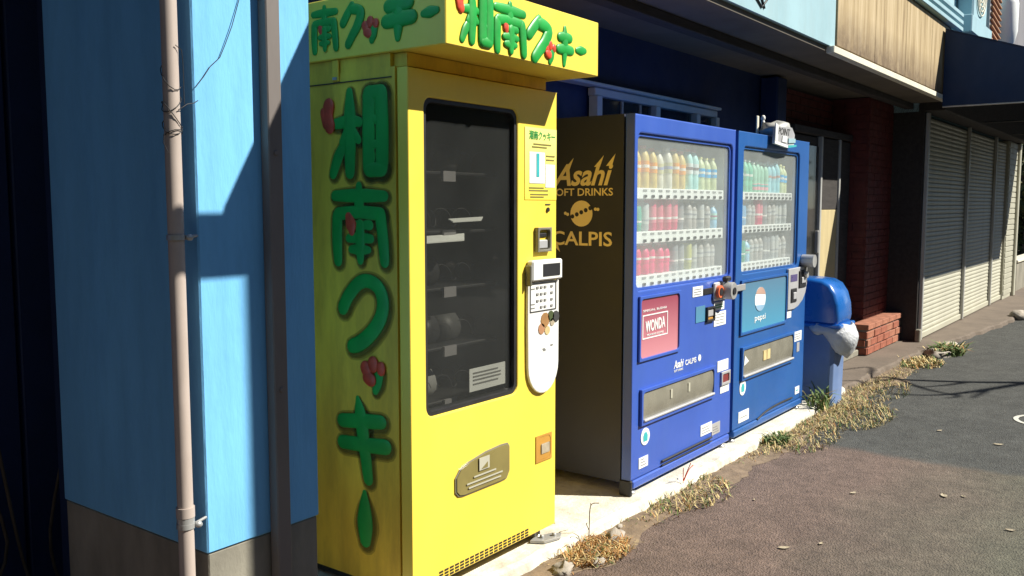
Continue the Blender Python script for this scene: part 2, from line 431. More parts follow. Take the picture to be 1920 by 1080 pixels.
edge_sheet('concrete_slab', 'slab', [(1.95, 2.03), (2.0, 2.03), (3.0, 1.985), (3.67, 1.955), (4.9, 1.955), (5.75, 1.945), (6.9, 2.02)], 0, 3.3, .022)
edge_sheet('pavement', 'walk', [(6.4, 2.02), (7.4, 2.02), (8.7, 1.99), (10.2, 1.86), (12.15, 1.66), (13, 1.62), (17, 1.5), (40, .9)], -.008, 3.3, .03)

# ------------------------------------------------------------------ BLUE BUILDING (bay on the left, recess, upper floor)
YW, XC, XE = 1.866, 1.259, 1.612
bb = thing('blue_building', (1.259, 1.866, 0), 'blue painted two storey building whose pillar, recess and balcony run behind the vending machines', 'building')
box(XC, XE, YW, 2.56, .522, 6.5, c=.004).build('pillar_wall', 'blue_wall', bb)
box(XC + .005, XE - .004, YW + .005, 2.558, -.07, .520, c=.003).build('concrete_base', 'concrete', bb)
box(-6, 2.2, 3.25, 3.35, 0, 6).build('side_wall', 'shade_navy_wall', bb)
box(-6, 1.25, 2.3, 3.4, 2.75, 2.9).build('shade_roof', 'beam', bb)  # unseen roof added to darken the gap at the left
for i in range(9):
    box(.6 + i * .17, .6 + i * .17 + .155, 3.20, 3.235, .02, 2.3 + random.uniform(-.02, .02), c=.004).build('wall_board', 'shade_navy_wall', bb)
box(XE - .2, 7.15, 2.75, 2.9, 0, 2.6).build('recess_wall', 'shade_navy_wall', bb)
box(6.93, 7.13, 2.60, 2.745, 0, 2.37, c=.01).build('recess_pilaster', 'shade_navy_wall', bb)
# soffit, fascia, trim
box(2.62, 9.74, 1.99, 2.95, 2.385, 2.52).build('soffit', 'soffit', bb)
box(2.62, 9.74, 2.25, 2.33, 2.33, 2.383, c=.004).build('soffit_beam', 'beam', bb)
box(2.6, 9.74, 1.955, 1.99, 2.375, 2.41, c=.003).build('soffit_edge', 'soffit', bb)
box(2.6, 6.15, 1.93, 2.06, 2.41, 3.2).build('balcony_wall', 'fascia_blue', bb)
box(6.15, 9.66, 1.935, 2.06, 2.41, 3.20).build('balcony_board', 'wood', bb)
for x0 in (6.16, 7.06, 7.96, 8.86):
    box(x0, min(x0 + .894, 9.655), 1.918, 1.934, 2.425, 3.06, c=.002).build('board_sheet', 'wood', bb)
box(6.05, 9.72, 1.900, 1.954, 2.362, 2.408, c=.004).build('drip_edge', 'trim', bb)
box(9.66, 9.78, 1.905, 2.06, 2.415, 3.06, c=.004).build('corner_post', 'fascia_blue', bb)
for z in (3.075, 3.14, 3.21):
    box(6.0, 9.95, 1.87, 1.93, z, z + .045, c=.006).build('balcony_rail', 'fascia_blue', bb)
box(9.70, 9.80, 1.86, 1.905, 2.82, 2.92, c=.01).build('rail_bracket', 'dark', bb)
box(1.62, 9.7, 2.75, 2.9, 2.6, 6.5).build('upper_wall', 'fascia_blue', bb)
# added unseen canopy and gutter, shaped to throw the shadow bands on the pillar
box(1.908, 2.20, .95, 1.866, 2.335, 2.37).build('shadow_canopy', 'soffit', bb)
box(1.62, 2.21, .90, .948, 2.246, 2.372, c=.01).build('shadow_gutter', 'alu', bb)
M['sash'] = mat('pale_sash_paint', (.62, .62, .58), .55, var=.08)
# recess window
box(3.86, 6.02, 2.66, 2.745, 2.034, 2.052, c=.003).build('window_head', 'sash', bb)
wf = box(4.38, 6.02, 2.69, 2.742, 1.985, 2.030, c=.004).build('window_frame', 'sash', bb)
for x in (4.38, 5.08, 5.66, 5.97):
    box(x, x + .055, 2.675, 2.735, 1.2, 1.984, c=.004).build('mullion', 'sash', wf)
for x in (4.44, 5.14, 5.72):
    box(x, x + (.64 if x < 5 else .51 if x < 5.5 else .25), 2.715, 2.72, 1.2, 1.98).build('pane', 'tinted', wf)
for x in (4.70, 4.92): box(x, x + .012, 2.70, 2.713, 1.2, 1.98).build('sash_bar', 'alu', wf)

# drain pipes
dp = thing('drainpipe', (1.203, 1.87, -.05), 'beige plastic downpipe in front of the pale blue pillar at the left', 'pipe')
MB().tube([(1.203, 1.868, -.06), (1.203, 1.868, 4)], .0185, 18).build('pipe', 'pvc', dp)
for z, r in ((.645, .0205), (.62, .0195)): MB().tube([(1.203, 1.868, z - .012), (1.203, 1.868, z + .012)], r + .0012, 18).build('pipe_collar', 'pvc' if r > .02 else 'steel', dp)
for z in (1.296, .612):
    c = MB().tube([(1.203, 1.868, z - .006), (1.203, 1.868, z + .006)], .0215, 18).build('clamp', 'steel', dp)
    MB().tube([(1.224, 1.862, z), (1.262, 1.872, z + .003)], .004, 6).build('clamp_bolt', 'steel', c)
    MB().blob((1.226, 1.850, z), (.010, .008, .008), amp=.2).build('clamp_nut', 'steel', c)
ps = thing('brown_post', (1.466, 1.85, -.05), 'flat brown steel post fixed upright against the blue pillar front', 'post')
box(1.445, 1.488, 1.832, 1.8655, -.06, 4, c=.003).build('shaft', 'post', ps)
for z in (.9, 1.5): MB().lathe([(.006, 1.829), (.008, 1.8315)], (1.466, 0, z), 8, 1).build('screw', 'post', ps)
# tangled wire on the drainpipe and the loose wire on the wall
mb = MB()
def wob(pts, r): mb.tube(pts, r, 5, True)
for z0, dz, ph in ((1.66, .03, 0), (1.60, .02, 1.2), (1.575, -.03, 2.), (1.55, .02, .4), (1.53, .012, 3.)):
    wob([(1.203 + .0215 * math.cos(a), 1.868 + .0215 * math.sin(a), z0 + dz * math.sin(a + ph)) for a in [ph + i * .5 for i in range(12)]], .0011)
wob([(1.205, 1.846, 1.585), (1.225, 1.84, 1.60), (1.245, 1.845, 1.604), (1.26, 1.85, 1.612)], .0012)
wob([(1.203, 1.846, 1.73), (1.218, 1.845, 1.72), (1.222, 1.847, 1.69), (1.222, 1.847, 1.6)], .001)
wob([(1.17, 1.85, 1.53), (1.168, 1.85, 1.51), (1.178, 1.85, 1.49)], .001)
tag(mb.build('tangled_wire', 'dark'), 'thin dark wire tangled round the beige downpipe', 'wire')
mb = MB(); mb.tube([(1.40, 1.863, 1.95), (1.39, 1.862, 1.864), (1.366, 1.860, 1.798), (1.345, 1.861, 1.75), (1.331, 1.862, 1.72), (1.304, 1.862, 1.696), (1.285, 1.862, 1.67), (1.262, 1.862, 1.643)], .0011, 5)
tag(mb.build('loose_wire', 'dark'), 'thin loose wire crossing the sunlit face of the blue pillar', 'wire')
# wall crack lines on the balcony wall
mb = MB()
for pts in ([(4.6, 1.926, 2.62), (4.75, 1.925, 2.50), (4.86, 1.926, 2.45), (4.96, 1.926, 2.52), (5.02, 1.926, 2.75)], [(4.70, 1.926, 2.75), (4.78, 1.925, 2.58), (4.9, 1.926, 2.45)]): mb.tube(pts, .006, 5)
tag(mb.build('hanging_cable', 'dark'), 'dark cable looping down the pale blue balcony wall above the machines', 'cable')

# ------------------------------------------------------------------ letters (raised, hand-shaped)
def smooth(pts, k=4):
    if len(pts) < 3: return [pts[0], tuple((a + b) / 2 for a, b in zip(*pts)), pts[-1]] if len(pts) == 2 else pts
    out = []
    P = [pts[0]] + list(pts) + [pts[-1]]
    for i in range(1, len(P) - 2):
        for j in range(k):
            t = j / k; q = []
            for d in range(len(pts[0])):
                a, b, c, e = (P[i + n][d] for n in (-1, 0, 1, 2))
                q.append(.5 * (2 * b + (c - a) * t + (2 * a - 5 * b + 4 * c - e) * t * t + (3 * b - a - 3 * c + e) * t ** 3))
            out.append(tuple(q))
    out.append(tuple(pts[-1])); return out
# strokes: lists of (u, v, radius)
SHO = [[(.30, .34, .075), (.22, .22, .085), (.14, .04, .07)],
       [(.20, .62, .07), (.42, .64, .085), (.58, .62, .06)], [(.42, .97, .06), (.42, .6, .115), (.41, .05, .085)],
       [(.40, .56, .07), (.30, .40, .06)], [(.44, .55, .07), (.55, .42, .055)],
       [(.72, .92, .11), (.71, .5, .11), (.71, .09, .11)], [(.90, .92, .11), (.91, .5, .11), (.90, .09, .11)],
       [(.72, .94, .09), (.9, .94, .09)], [(.72, .64, .055), (.9, .64, .055)], [(.72, .36, .055), (.9, .36, .055)], [(.72, .07, .09), (.9, .07, .09)]]
SHO_RED = [[(.10, .83, .085), (.09, .72, .07), (.11, .60, .08)], [(.02, .76, .055), (.05, .62, .05)]]
NAN = [[(.08, .87, .075), (.5, .87, .095), (.92, .86, .075)], [(.5, .99, .06), (.5, .80, .09), (.5, .68, .09)],
       [(.12, .60, .10), (.11, .3, .10), (.12, .04, .085)], [(.14, .64, .09), (.5, .66, .09), (.86, .64, .09)], [(.86, .62, .10), (.90, .3, .10), (.92, .06, .09)],
       [(.36, .50, .06), (.68, .50, .07)], [(.32, .33, .06), (.52, .34, .08), (.70, .33, .06)], [(.36, .19, .055), (.52, .19, .08), (.66, .19, .05)], [(.52, .5, .08), (.52, .25, .09), (.52, .06, .065)]]
NAN_RED = [[(.33, .60, .055), (.37, .50, .085), (.38, .42, .05)]]
KU = [[(.10, .56, .115), (.22, .72, .115), (.42, .88, .11), (.62, .92, .105), (.82, .84, .115), (.90, .66, .125), (.84, .46, .125), (.66, .27, .125), (.44, .13, .125), (.28, .08, .115)]]
KU_F = [[(.12, .55, .12), (.30, .74, .12), (.48, .92, .10)], [(.50, .84, .13), (.72, .80, .13), (.84, .70, .14), (.70, .45, .14), (.50, .25, .13), (.32, .06, .12)]]
TSU = [[(.70, .55, .17), (.62, .30, .18), (.55, .12, .13)]]
TSU_RED = [[(.22, .66, .17), (.26, .60, .17)], [(.50, .80, .17), (.50, .74, .17)], [(.80, .72, .14), (.80, .66, .14)], [(.30, .42, .16), (.42, .38, .17)]]
KI = [[(.40, 1.0, .04), (.45, .80, .12), (.52, .4, .12), (.58, .03, .10)], [(.09, .69, .105), (.5, .73, .11), (.84, .76, .105)], [(.09, .42, .105), (.5, .44, .11), (.92, .47, .115)]]
KI_F = [[(.5, 1.0, .08), (.5, .7, .16), (.48, .3, .13), (.46, .04, .08)], [(.2, .74, .14), (.5, .76, .16), (.8, .76, .14)], [(.12, .42, .14), (.5, .44, .16), (.9, .44, .14)]]
BARV = [[(.5, .96, .10), (.5, .7, .26), (.5, .4, .34), (.5, .12, .26)]]
BARH = [[(.2, .45, .22), (.5, .5, .34), (.82, .55, .22)]]
def letter(strokes, name, m, parent, O, U, V, N, wd, ht, rs=None, thick=.30, fat=1.15, halo=False):
    O, U, V, N = Vector(O), Vector(U), Vector(V), Vector(N); rs = rs or min(wd, ht)
    def sweep(grow, th, lift):
        mb = MB()
        for i, st in enumerate(strokes):
            st = smooth(st); pts = [O + U * (u * wd) + V * (v * ht) + N * (lift + .0004 * i) for u, v, r in st]
            mb.tube(pts, [r * rs * grow for _, _, r in st], 12, 'round', (N, th))
        return mb
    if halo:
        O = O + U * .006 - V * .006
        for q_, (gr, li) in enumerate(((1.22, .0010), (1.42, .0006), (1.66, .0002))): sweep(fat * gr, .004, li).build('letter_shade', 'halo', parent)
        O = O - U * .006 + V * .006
    o = sweep(fat, thick, .0008).build(name, m, parent)
    return o
# ------------------------------------------------------------------ YELLOW VENDING MACHINE
X0, X1, YF = 2.155, 3.015, 2.03
ym = thing('vending_machine', (X0, YF, 0), 'tall yellow snack vending machine with green Japanese lettering and a sign box on top', 'vending machine')
mb = MB(); yb = 2.72; yi = 2.086
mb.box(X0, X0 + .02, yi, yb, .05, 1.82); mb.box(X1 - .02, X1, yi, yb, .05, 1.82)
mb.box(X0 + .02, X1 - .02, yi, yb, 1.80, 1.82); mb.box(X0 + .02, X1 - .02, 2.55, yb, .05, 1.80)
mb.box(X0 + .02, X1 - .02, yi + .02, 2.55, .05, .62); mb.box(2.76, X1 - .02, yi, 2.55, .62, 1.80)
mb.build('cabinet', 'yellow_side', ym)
mb = MB().ring((X0, X1, .055, 1.815), (2.233, 2.752, .65, 1.726), YF, 2.078, .035, 5)
mb.build('door', 'yellow', ym, bevel=.006)
# window bezel, glass, inside
MB().ring((2.234, 2.751, .651, 1.725), (2.247, 2.738, .664, 1.712), YF + .006, YF + .05, .03).build('window_gasket', 'dark', ym)
box(2.235, 2.75, YF + .022, YF + .027, .652, 1.724).build('window_glass', 'tinted', ym)
mb = MB(); mb.box(2.176, 2.755, 2.54, 2.549, .63, 1.79); mb.box(2.752, 2.758, 2.09, 2.54, .63, 1.79); mb.box(2.176, 2.182, 2.09, 2.54, .63, 1.79); mb.box(2.182, 2.752, 2.09, 2.54, .628, .634)
mb.build('inner_liner', 'black', ym)
for z in (1.49, 1.28, 1.075, .86, .665):
    sh = box(2.184, 2.75, 2.13, 2.53, z - .012, z, c=.003).build('shelf', 'dark', ym)
    for k in range(3):
        x = 2.25 + .19 * k
        if k < 2: box(x - .012, x + .055, 2.118, 2.128, z - .035, z + .002).build('price_tag', 'greysheet', sh)
    for k in range(5):
        x = 2.21 + .115 * k
        MB().tube([(x + .04 + .035 * math.cos(a), 2.16 + a * .012, z + .045 + .035 * math.sin(a)) for a in [i * .5 for i in range(36)]], .0016, 4).build('dispensing_coil', 'dark', sh)
box(2.50, 2.715, 2.062, 2.064, .69, .775).build('notice_sheet', 'paper', ym)
for z in (.755, .742, .729, .714): box(2.52, 2.69 - random.random() * .05, 2.060, 2.0615, z, z + .005).build('print_line', 'greyprint', ym)
# snack bags on the shelves
pk = []
for i, (x, z, c, how) in enumerate([(2.27, 1.49, 'olive', 'olive snack bag on the top shelf of the yellow machine'), (2.54, 1.49, 'print', 'charcoal snack bag on the top shelf'), (2.54, .86, 'print', 'charcoal snack bag on the second lowest shelf'), (2.40, .665, 'greyprint', 'grey snack bag on the lowest shelf near the white notice'), (2.29, 1.28, 'greysheet', 'grey snack bag on the shelf above the two white trays'), (2.29, 1.075, 'rust', 'brown snack bag on the middle shelf of the yellow machine'), (2.27, .86, 'litter', 'tan snack bag on the second shelf from the bottom'), (2.27, .665, 'straw', 'straw coloured snack bag at the bottom of the dark window'), (2.42, 1.075, 'dark', 'dark snack bag beside the brown one on the middle shelf'), (2.42, .86, 'dark', 'dark snack bag beside the tan one')]):
    o = MB()
    vs = []
    for j in range(5):
        zz = z + .004 + .10 * j / 4; th = (.006, .028, .034, .026, .004)[j]
        for a, b in ((-1, -.3), (1, -.3), (1, .3), (-1, .3)): vs.append((x + .052 * a * (1, .98, .96, .98, 1)[j], 2.21 + th * (1 if b > 0 else -1), zz))
    o.add(vs, [(4 * j + k, 4 * j + (k + 1) % 4, 4 * j + 4 + (k + 1) % 4, 4 * j + 4 + k) for j in range(4) for k in range(4)] + [(3, 2, 1, 0), (16, 17, 18, 19)], True)
    tag(o.build('snack_bag', c, None, (x, 2.21, z)), how, 'snack bag', 'snack bags behind the yellow machine window')
for x0, x1, y0, y1, z0, z1, how in ((2.262, 2.55, 2.075, 2.125, 1.243, 1.262, 'long white tray lying in the yellow machine window, the lower of two'), (2.44, 2.66, 2.085, 2.125, 1.313, 1.322, 'thin white tray lying in the yellow machine window, the upper of two')):
    mb = MB(); mb.add([(x0, y0, z0), (x1 - .06, y0, z0 + .004), (x1, y1, z1 + .006), (x0 + .02, y1, z1), (x0, y0, z0 - .004), (x1 - .06, y0, z0), (x1, y1, z1 + .002), (x0 + .02, y1, z1 - .004)], [(0, 1, 2, 3), (7, 6, 5, 4), (0, 4, 5, 1), (1, 5, 6, 2), (2, 6, 7, 3), (3, 7, 4, 0)])
    tag(mb.build('paper_tray', 'paper', None, (x0, y0, z0)), how, 'tray')
# sign box on the roof
sg = box(X0 - .012, 3.04, 1.856, 2.75, 1.866, 2.07, c=.003).build('sign_box', 'yellow', ym)
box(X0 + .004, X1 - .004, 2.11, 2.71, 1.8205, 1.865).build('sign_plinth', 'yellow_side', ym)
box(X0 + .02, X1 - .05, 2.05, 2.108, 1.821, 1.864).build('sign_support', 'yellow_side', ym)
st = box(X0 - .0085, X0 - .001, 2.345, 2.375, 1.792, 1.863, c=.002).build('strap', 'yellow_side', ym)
box(X0 - .012, X0 - .009, 2.35, 2.37, 1.797, 1.806).build('strap_screw', 'steel', st)
box(X0 - .004, X0 - .0005, 2.10, 2.70, 1.786, 1.789).build('roof_seam', 'dark', ym)
fo = [(2.195, .177, SHO, SHO_RED), (2.378, .185, NAN, NAN_RED), (2.562, .16, KU_F, None), (2.665, .080, TSU, TSU_RED), (2.750, .108, KI_F, None), (2.868, .09, BARH, None)]
zz = [(1.885, .165), (1.877, .165), (1.875, .155), (1.872, .085), (1.878, .135), (1.925, .045)]
for (x, wd, g, r), (z, h) in zip(fo, zz):
    l = letter(g, 'letter', 'green', sg, (x, 1.8555, z), FX, FZ, FN, wd, h, rs=min(wd, h) * 1.02)
    if r: letter(r, 'strawberry', 'red', sg, (x, 1.8535, z), FX, FZ, FN, wd, h, rs=min(wd, h))
XS = X0 - .0125
for y, wd, z, h, g, r in [(2.66, .15, 1.885, .165, SHO, SHO_RED), (2.470, .135, 1.895, .15, NAN, NAN_RED), (2.325, .12, 1.90, .145, KU_F, None), (2.222, .085, 1.90, .09, TSU, TSU_RED), (2.125, .145, 1.90, .145, KI_F, None), (1.965, .09, 1.945, .048, BARH, None)]:
    letter(g, 'letter', 'green', sg, (XS, y, z), SX, FZ, SN, wd, h, rs=min(wd, h) * 1.02)
    if r: letter(r, 'strawberry', 'red', sg, (XS - .002, y, z), SX, FZ, SN, wd, h, rs=min(wd, h))
XL = X0 - .0005
for y, wd, z, h, g, r in [(2.430, .315, 1.468, .292, SHO, SHO_RED), (2.402, .285, 1.168, .27, NAN, NAN_RED), (2.372, .245, .860, .275, KU, None), (2.265, .13, .722, .138, TSU, TSU_RED), (2.385, .258, .412, .288, KI, None), (2.302, .095, .175, .20, BARV, None)]:
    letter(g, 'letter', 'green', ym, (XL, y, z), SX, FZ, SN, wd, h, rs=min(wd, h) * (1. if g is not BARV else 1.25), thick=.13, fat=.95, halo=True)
    if r: letter(r, 'strawberry', 'red', ym, (XL - .004, y, z), SX, FZ, SN, wd, h, rs=min(wd, h), thick=.25)
# poster
po = box(2.795, 3.009, YF - .0025, YF - .0005, 1.392, 1.668).build('poster', poster_mat('yellow_poster', (.92, .80, .10), (.85, .85, .30), 2, 1.39 - 0, 1.67), ym)
text('湘南クッキー', 'poster_title', 'printgreen', po, (2.822, YF - .0026, 1.622), FX, FZ, FN, .175, .034, fat=.01)
box(2.822, 2.925, YF - .0045, YF - .0027, 1.455, 1.575).build('poster_white_field', 'paper', po)
box(2.868, 2.886, YF - .006, YF - .0047, 1.48, 1.57).build('poster_blue_mark', 'teal', po)
box(2.93, 2.995, YF - .0045, YF - .0027, 1.44, 1.53).build('poster_white_patch', 'paper', po)
for z, x, wdt in ((1.603, 2.85, .12), (1.592, 2.84, .10), (1.56, 2.935, .06), (1.545, 2.935, .055), (1.435, 2.82, .10), (1.425, 2.82, .13), (1.41, 2.83, .12), (1.40, 2.83, .09)):
    box(x, x + wdt, YF - .004, YF - .0027, z, z + .005).build('poster_line', 'olive', po)
# coin slot, reset eye, control panel
cs = MB().ring((2.862, 2.958, 1.188, 1.284), (2.874, 2.946, 1.198, 1.274), YF - .018, YF - .001, .01).build('bill_slot', 'flap', ym, bevel=.003)
box(2.878, 2.942, YF - .010, YF - .002, 1.20, 1.235, c=.004).build('slot_plate', 'silver', cs)
box(2.882, 2.938, YF - .007, YF - .002, 1.246, 1.262, c=.003).build('slot_mouth', 'dark', cs)
MB().lathe([(.009, YF - .006), (.009, YF - .001)], (2.95, 0, 1.353), 12, 1).build('lock_eye', 'dark', ym)
box(2.935, 2.968, YF - .003, YF - .0005, 1.372, 1.376).build('print_line', 'print', ym)
pan = []
for i in range(13):
    t = math.pi * i / 12; pan.append((2.909 - .105 * math.cos(t), .74 - .115 * math.sin(t)))
pan = [(2.802, 1.072), (2.801, .90)] + pan + [(3.0148, .90), (3.0148, 1.072)]
pn = MB().prism(pan, 1, YF - .014, YF - .001); cp = pn.build('control_panel', 'white', ym, bevel=.004)
box(2.808, 3.0145, YF - .032, YF - .001, 1.077, 1.158, c=.006).build('display_housing', 'white', cp)
box(2.876, 2.992, YF - .0345, YF - .0325, 1.094, 1.142).build('display_screen', 'dark', cp)
box(2.797, 2.806, YF - .03, YF - .001, 1.06, 1.14, c=.003).build('display_bracket', 'flap', cp)
kf = MB().ring((2.812, 2.992, .955, 1.068), (2.816, 2.988, .959, 1.064), YF - .0165, YF - .0142, .004, 3).build('keypad_outline', 'print', cp)
km = box(-.0075, .0075, -.0015, .0015, -.005, .005, c=.001).mesh('key', 'greyprint')
for i in range(4):
    for j in range(4):
        if (i, j) != (3, 0): inst('key', km, kf, (2.862 + .026 * j + (.02 if j == 3 else 0), YF - .016, 1.05 - .026 * i))
for z in (1.045, .985, .97): box(2.822, 2.845, YF - .016, YF - .0142, z, z + .004).build('print_line', 'greyprint', kf)
for (x, z, r, m) in ((2.915, .918, .030, 'rust'), (2.955, .93, .022, 'leafdark'), (2.99, .925, .024, 'print'), (2.89, .885, .022, 'orange'), (2.965, .905, .016, 'litter'), (2.93, .875, .018, 'straw')):
    MB().lathe([(r, YF - .0165), (r, YF - .0142)], (x, 0, z), 10, 1).build('picture_sticker', m, cp)
for x, z in ((2.90, .80), (2.955, .81), (2.905, .795)): box(x, x + .015, YF - .016, YF - .0142, z, z + .006).build('print_line', 'greyprint', cp)
# product flap
fl = [(2.375, .352), (2.375, .405), (2.40, .432), (2.45, .449), (2.55, .466), (2.64, .472), (2.682, .470), (2.694, .455), (2.694, .36), (2.675, .332), (2.64, .330), (2.42, .330), (2.392, .335)]
fl2 = [((x - 2.535) * .965 + 2.535, (z - .40) * .93 + .40) for x, z in fl]
fr = MB().prism(fl, 1, YF - .005, YF - .0005).build('flap_frame', 'flap', ym)
MB().prism(fl2, 1, YF - .0085, YF - .0055).build('product_flap', 'olive', fr)
box(2.50, 2.56, YF - .0135, YF - .012, .405, .452).build('flap_icon', 'shutter', fr)
MB().prism([(2.512, .41), (2.548, .41), (2.548, .43)], 1, YF - .015, YF - .0136).build('flap_icon_mark', 'olive', fr)
for z, x0, x1 in ((.386, 2.47, 2.60), (.368, 2.43, 2.64), (.352, 2.44, 2.63)): box(x0, x1, YF - .013, YF - .012, z, z + .006).build('flap_line', 'shutter', fr)
cu = MB().ring((2.872, 2.982, .343, .452), (2.880, 2.974, .351, .444), YF - .004, YF - .0005, .02).build('coin_return', 'amber', ym)
box(2.881, 2.973, YF - .0025, YF - .0008, .352, .443).build('coin_cup', 'amber', cu)
box(2.906, 2.966, YF - .006, YF - .003, .375, .415, c=.003).build('coin_lid', 'litter', cu)
vm = box(-.010, .010, -.001, .001, -.003, .003).mesh('vent_slot', 'dark')
for j in range(3):
    for i in range(19): inst('vent_slot', vm, ym, (2.30 + .0285 * i, YF - .001, .066 + .011 * j + .0))
box(X0 + .03, X1 - .06, 2.10, 2.70, .012, .049).build('base_plinth', 'dark', ym)
for x in (2.20, 2.95):
    for y in (2.075, 2.66): MB().lathe([(.022, 0), (.022, .012), (.012, .014), (.012, .052)], (x, y, 0), 10).build('foot', 'steel', ym)
br = thing('floor_bracket', (2.97, 2.03, 0), 'flat steel anchor bracket lying on the slab beside the yellow machine', 'bracket')
mb = MB().prism([(2.885, 2.066), (2.915, 2.015), (2.995, 1.99), (3.035, 2.01), (3.015, 2.045), (2.935, 2.078)], 2, .003, .014).build('plate', 'steel', br, bevel=.002)
for x, y in ((2.94, 2.045), (2.99, 2.018)): MB().lathe([(.009, .0145), (.009, .024), (.004, .026)], (x, y, 0), 6).build('bolt', 'steel', br)
box(2.925, 2.945, 2.07, 2.082, .015, .06).build('upright', 'steel', br)

# ------------------------------------------------------------------ BLUE VENDING MACHINES
def blue_machine(xa, xb, disp, body, label, nb, rails):
    r = thing('vending_machine', (xa, YF, 0), label, 'vending machine')
    yb = 2.66; top = 1.787; mb = MB()
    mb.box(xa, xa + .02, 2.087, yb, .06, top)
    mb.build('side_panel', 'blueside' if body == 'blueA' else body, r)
    mb = MB(); mb.box(xb - .02, xb, 2.087, yb, .06, top); mb.box(xa + .021, xb - .021, 2.087, yb, top - .02, top)
    mb.box(xa + .021, xb - .021, 2.30, yb, .06, top - .021); mb.box(xa + .021, xb - .021, 2.09, 2.299, .06, .955)
    mb.build('cabinet', body, r)
    MB().ring((xa, xb, .075, top), disp, YF, 2.080, .03).build('door', body, r, bevel=.006)
    d0, d1, z0, z1 = disp
    mb = MB(); mb.box(xa + .022, xb - .022, 2.285, 2.298, .957, top - .022); mb.box(xa + .022, xa + .03, 2.082, 2.284, .957, top - .022); mb.box(xb - .03, xb - .022, 2.082, 2.284, .957, top - .022)
    mb.build('display_liner', 'innerwhite', r)
    MB().ring((d0 + .001, d1 - .001, z0 + .001, z1 - .001), (d0 + .016, d1 - .016, z0 + .012, z1 - .014), YF + .012, YF + .034, .026).build('display_gasket', body, r)
    box(d0 + .004, d1 - .004, YF + .020, YF + .024, z0 + .004, z1 - .004).build('display_window', 'acrylic', r)
    lb = box(-.019, .019, -.001, .001, -.005, .005).mesh('price_label', 'greyprint')
    bt = box(-.013, .013, -.004, .004, -.007, .007, c=.002).mesh('select_button', 'dark')
    p = (d1 - d0 - .14) / nb
    for q, (za, zb) in enumerate(rails):
        rl = box(d0 + .02, d1 - .045, YF + .030, YF + .044, za, zb, c=.003).build('price_rail', 'white', r)
        box(d0 + .02, d1 - .045, YF + .046, 2.26, zb - .008, zb - .001).build('shelf_deck', 'innerwhite', rl)
        for i in range(nb):
            x = d0 + .085 + p * (i + .5)
            inst('price_label', lb, rl, (x, YF + .0285, zb - .012)); inst('select_button', bt, rl, (x, YF + .027, za + .014))
    # base skirt and feet
    box(xa + .012, xb - .012, YF - .006, YF + .05, .032, .072, c=.006).build('base_skirt', body, r)
    for x in (xa + .05, xb - .05):
        f = MB().lathe([(.028, 0), (.028, .010), (.012, .014), (.012, .058)], (x, 2.062, 0), 10).build('foot', 'steel', r)
        MB().lathe([(.028, 0), (.028, .010), (.012, .014), (.012, .058)], (x, 2.6, 0), 10).build('foot', 'steel', r)
    return r
RL = [(1.399, 1.452), (1.188, 1.246), (.980, 1.036)]
d1 = (3.682, 4.757, .972, 1.703); d2 = (4.915, 5.835, .975, 1.705)
m1 = blue_machine(3.65, 4.792, d1, 'blueA', 'ultramarine drinks machine with dark gold-lettered side and a red poster on its door', 12, RL)
m2 = blue_machine(4.832, 6.012, d2, 'blueB', 'cobalt blue drinks machine with a pale blue poster, standing next to the rubbish bin', 12, [(1.401, 1.448), (1.207, 1.253), (.983, 1.035)])
def st(name, m, par, x0, x1, z0, z1, d=.003, **k): return box(x0, x1, YF - d, YF - .0005, z0, z1, **k).build(name, m, par)
def frame(name, m, par, rect, t, d=.012, rad=.02): 
    x0, x1, z0, z1 = rect
    return MB().ring(rect, (x0 + t, x1 - t, z0 + t, z1 - t), YF - d, YF - .0006, rad).build(name, m, par, bevel=.002)
# -- first blue machine
f = frame('poster_frame', 'blueA', m1, (3.70, 4.125, .635, .945), .014)
ad = box(3.714, 4.111, YF - .004, YF - .0008, .649, .931).build('poster', 'adred', f)
text('WONDA', 'poster_lettering', 'paper', ad, (3.765, YF - .0045, .767), (.999, 0, .045), FZ, FN, .20, .055, fat=.02)
for a in ((3.735, 3.992, .848, .853), (3.735, 3.992, .738, .743), (3.735, 3.741, .7435, .8475), (3.986, 3.992, .7435, .8475)): box(a[0], a[1], YF - .0062, YF - .0042, a[2], a[3]).build('poster_border', 'paper', ad)
text('MORNING COFFEE', 'poster_lettering', 'paper', ad, (3.78, YF - .0045, .750), FX, FZ, FN, .17, .009)
text('SPECIAL BLEND', 'poster_lettering', 'paper', ad, (3.74, YF - .0045, .868), FX, FZ, FN, .24, .010)
st('sticker', 'paper', m1, 4.275, 4.397, .895, .948)
for z in (.905, .918, .931): st('print_line', 'greyprint', m1, 4.29, 4.375, z, z + .004, .0045)
st('card_slot', 'dark', m1, 4.405, 4.515, .897, .93, .006, c=.002)
lk = box(4.518, 4.70, YF - .016, YF - .0005, .855, .955, c=.006).build('lock_plate', 'silver', m1)
MB().lathe([(.045, YF - .075), (.048, YF - .070), (.048, YF - .017)], (4.64, 0, .905), 20, 1).build('lock_cylinder', 'steel', lk)
MB().lathe([(.020, YF - .080), (.020, YF - .076)], (4.64, 0, .905), 14, 1).build('keyhole', 'dark', lk)
MB().lathe([(.034, YF - .034), (.034, YF - .017)], (4.562, 0, .905), 16, 1).build('red_ring', mat('lock_red', (.75, .16, .06), .4), lk)
MB().lathe([(.022, YF - .037), (.022, YF - .035)], (4.562, 0, .905), 14, 1).build('lock_core', 'dark', lk)
box(4.60, 4.665, YF - .05, YF - .018, .955, .985, c=.008).build('lock_shackle', 'dark', lk)
hb = box(4.70, 4.93, YF - .022, YF - .0145, .885, .922, c=.003).build('hasp_bar', 'steel', lk)
st('sticker', 'paper', m1, 4.542, 4.677, .799, .843); st('sticker', 'paper', m1, 4.546, 4.702, .712, .789)
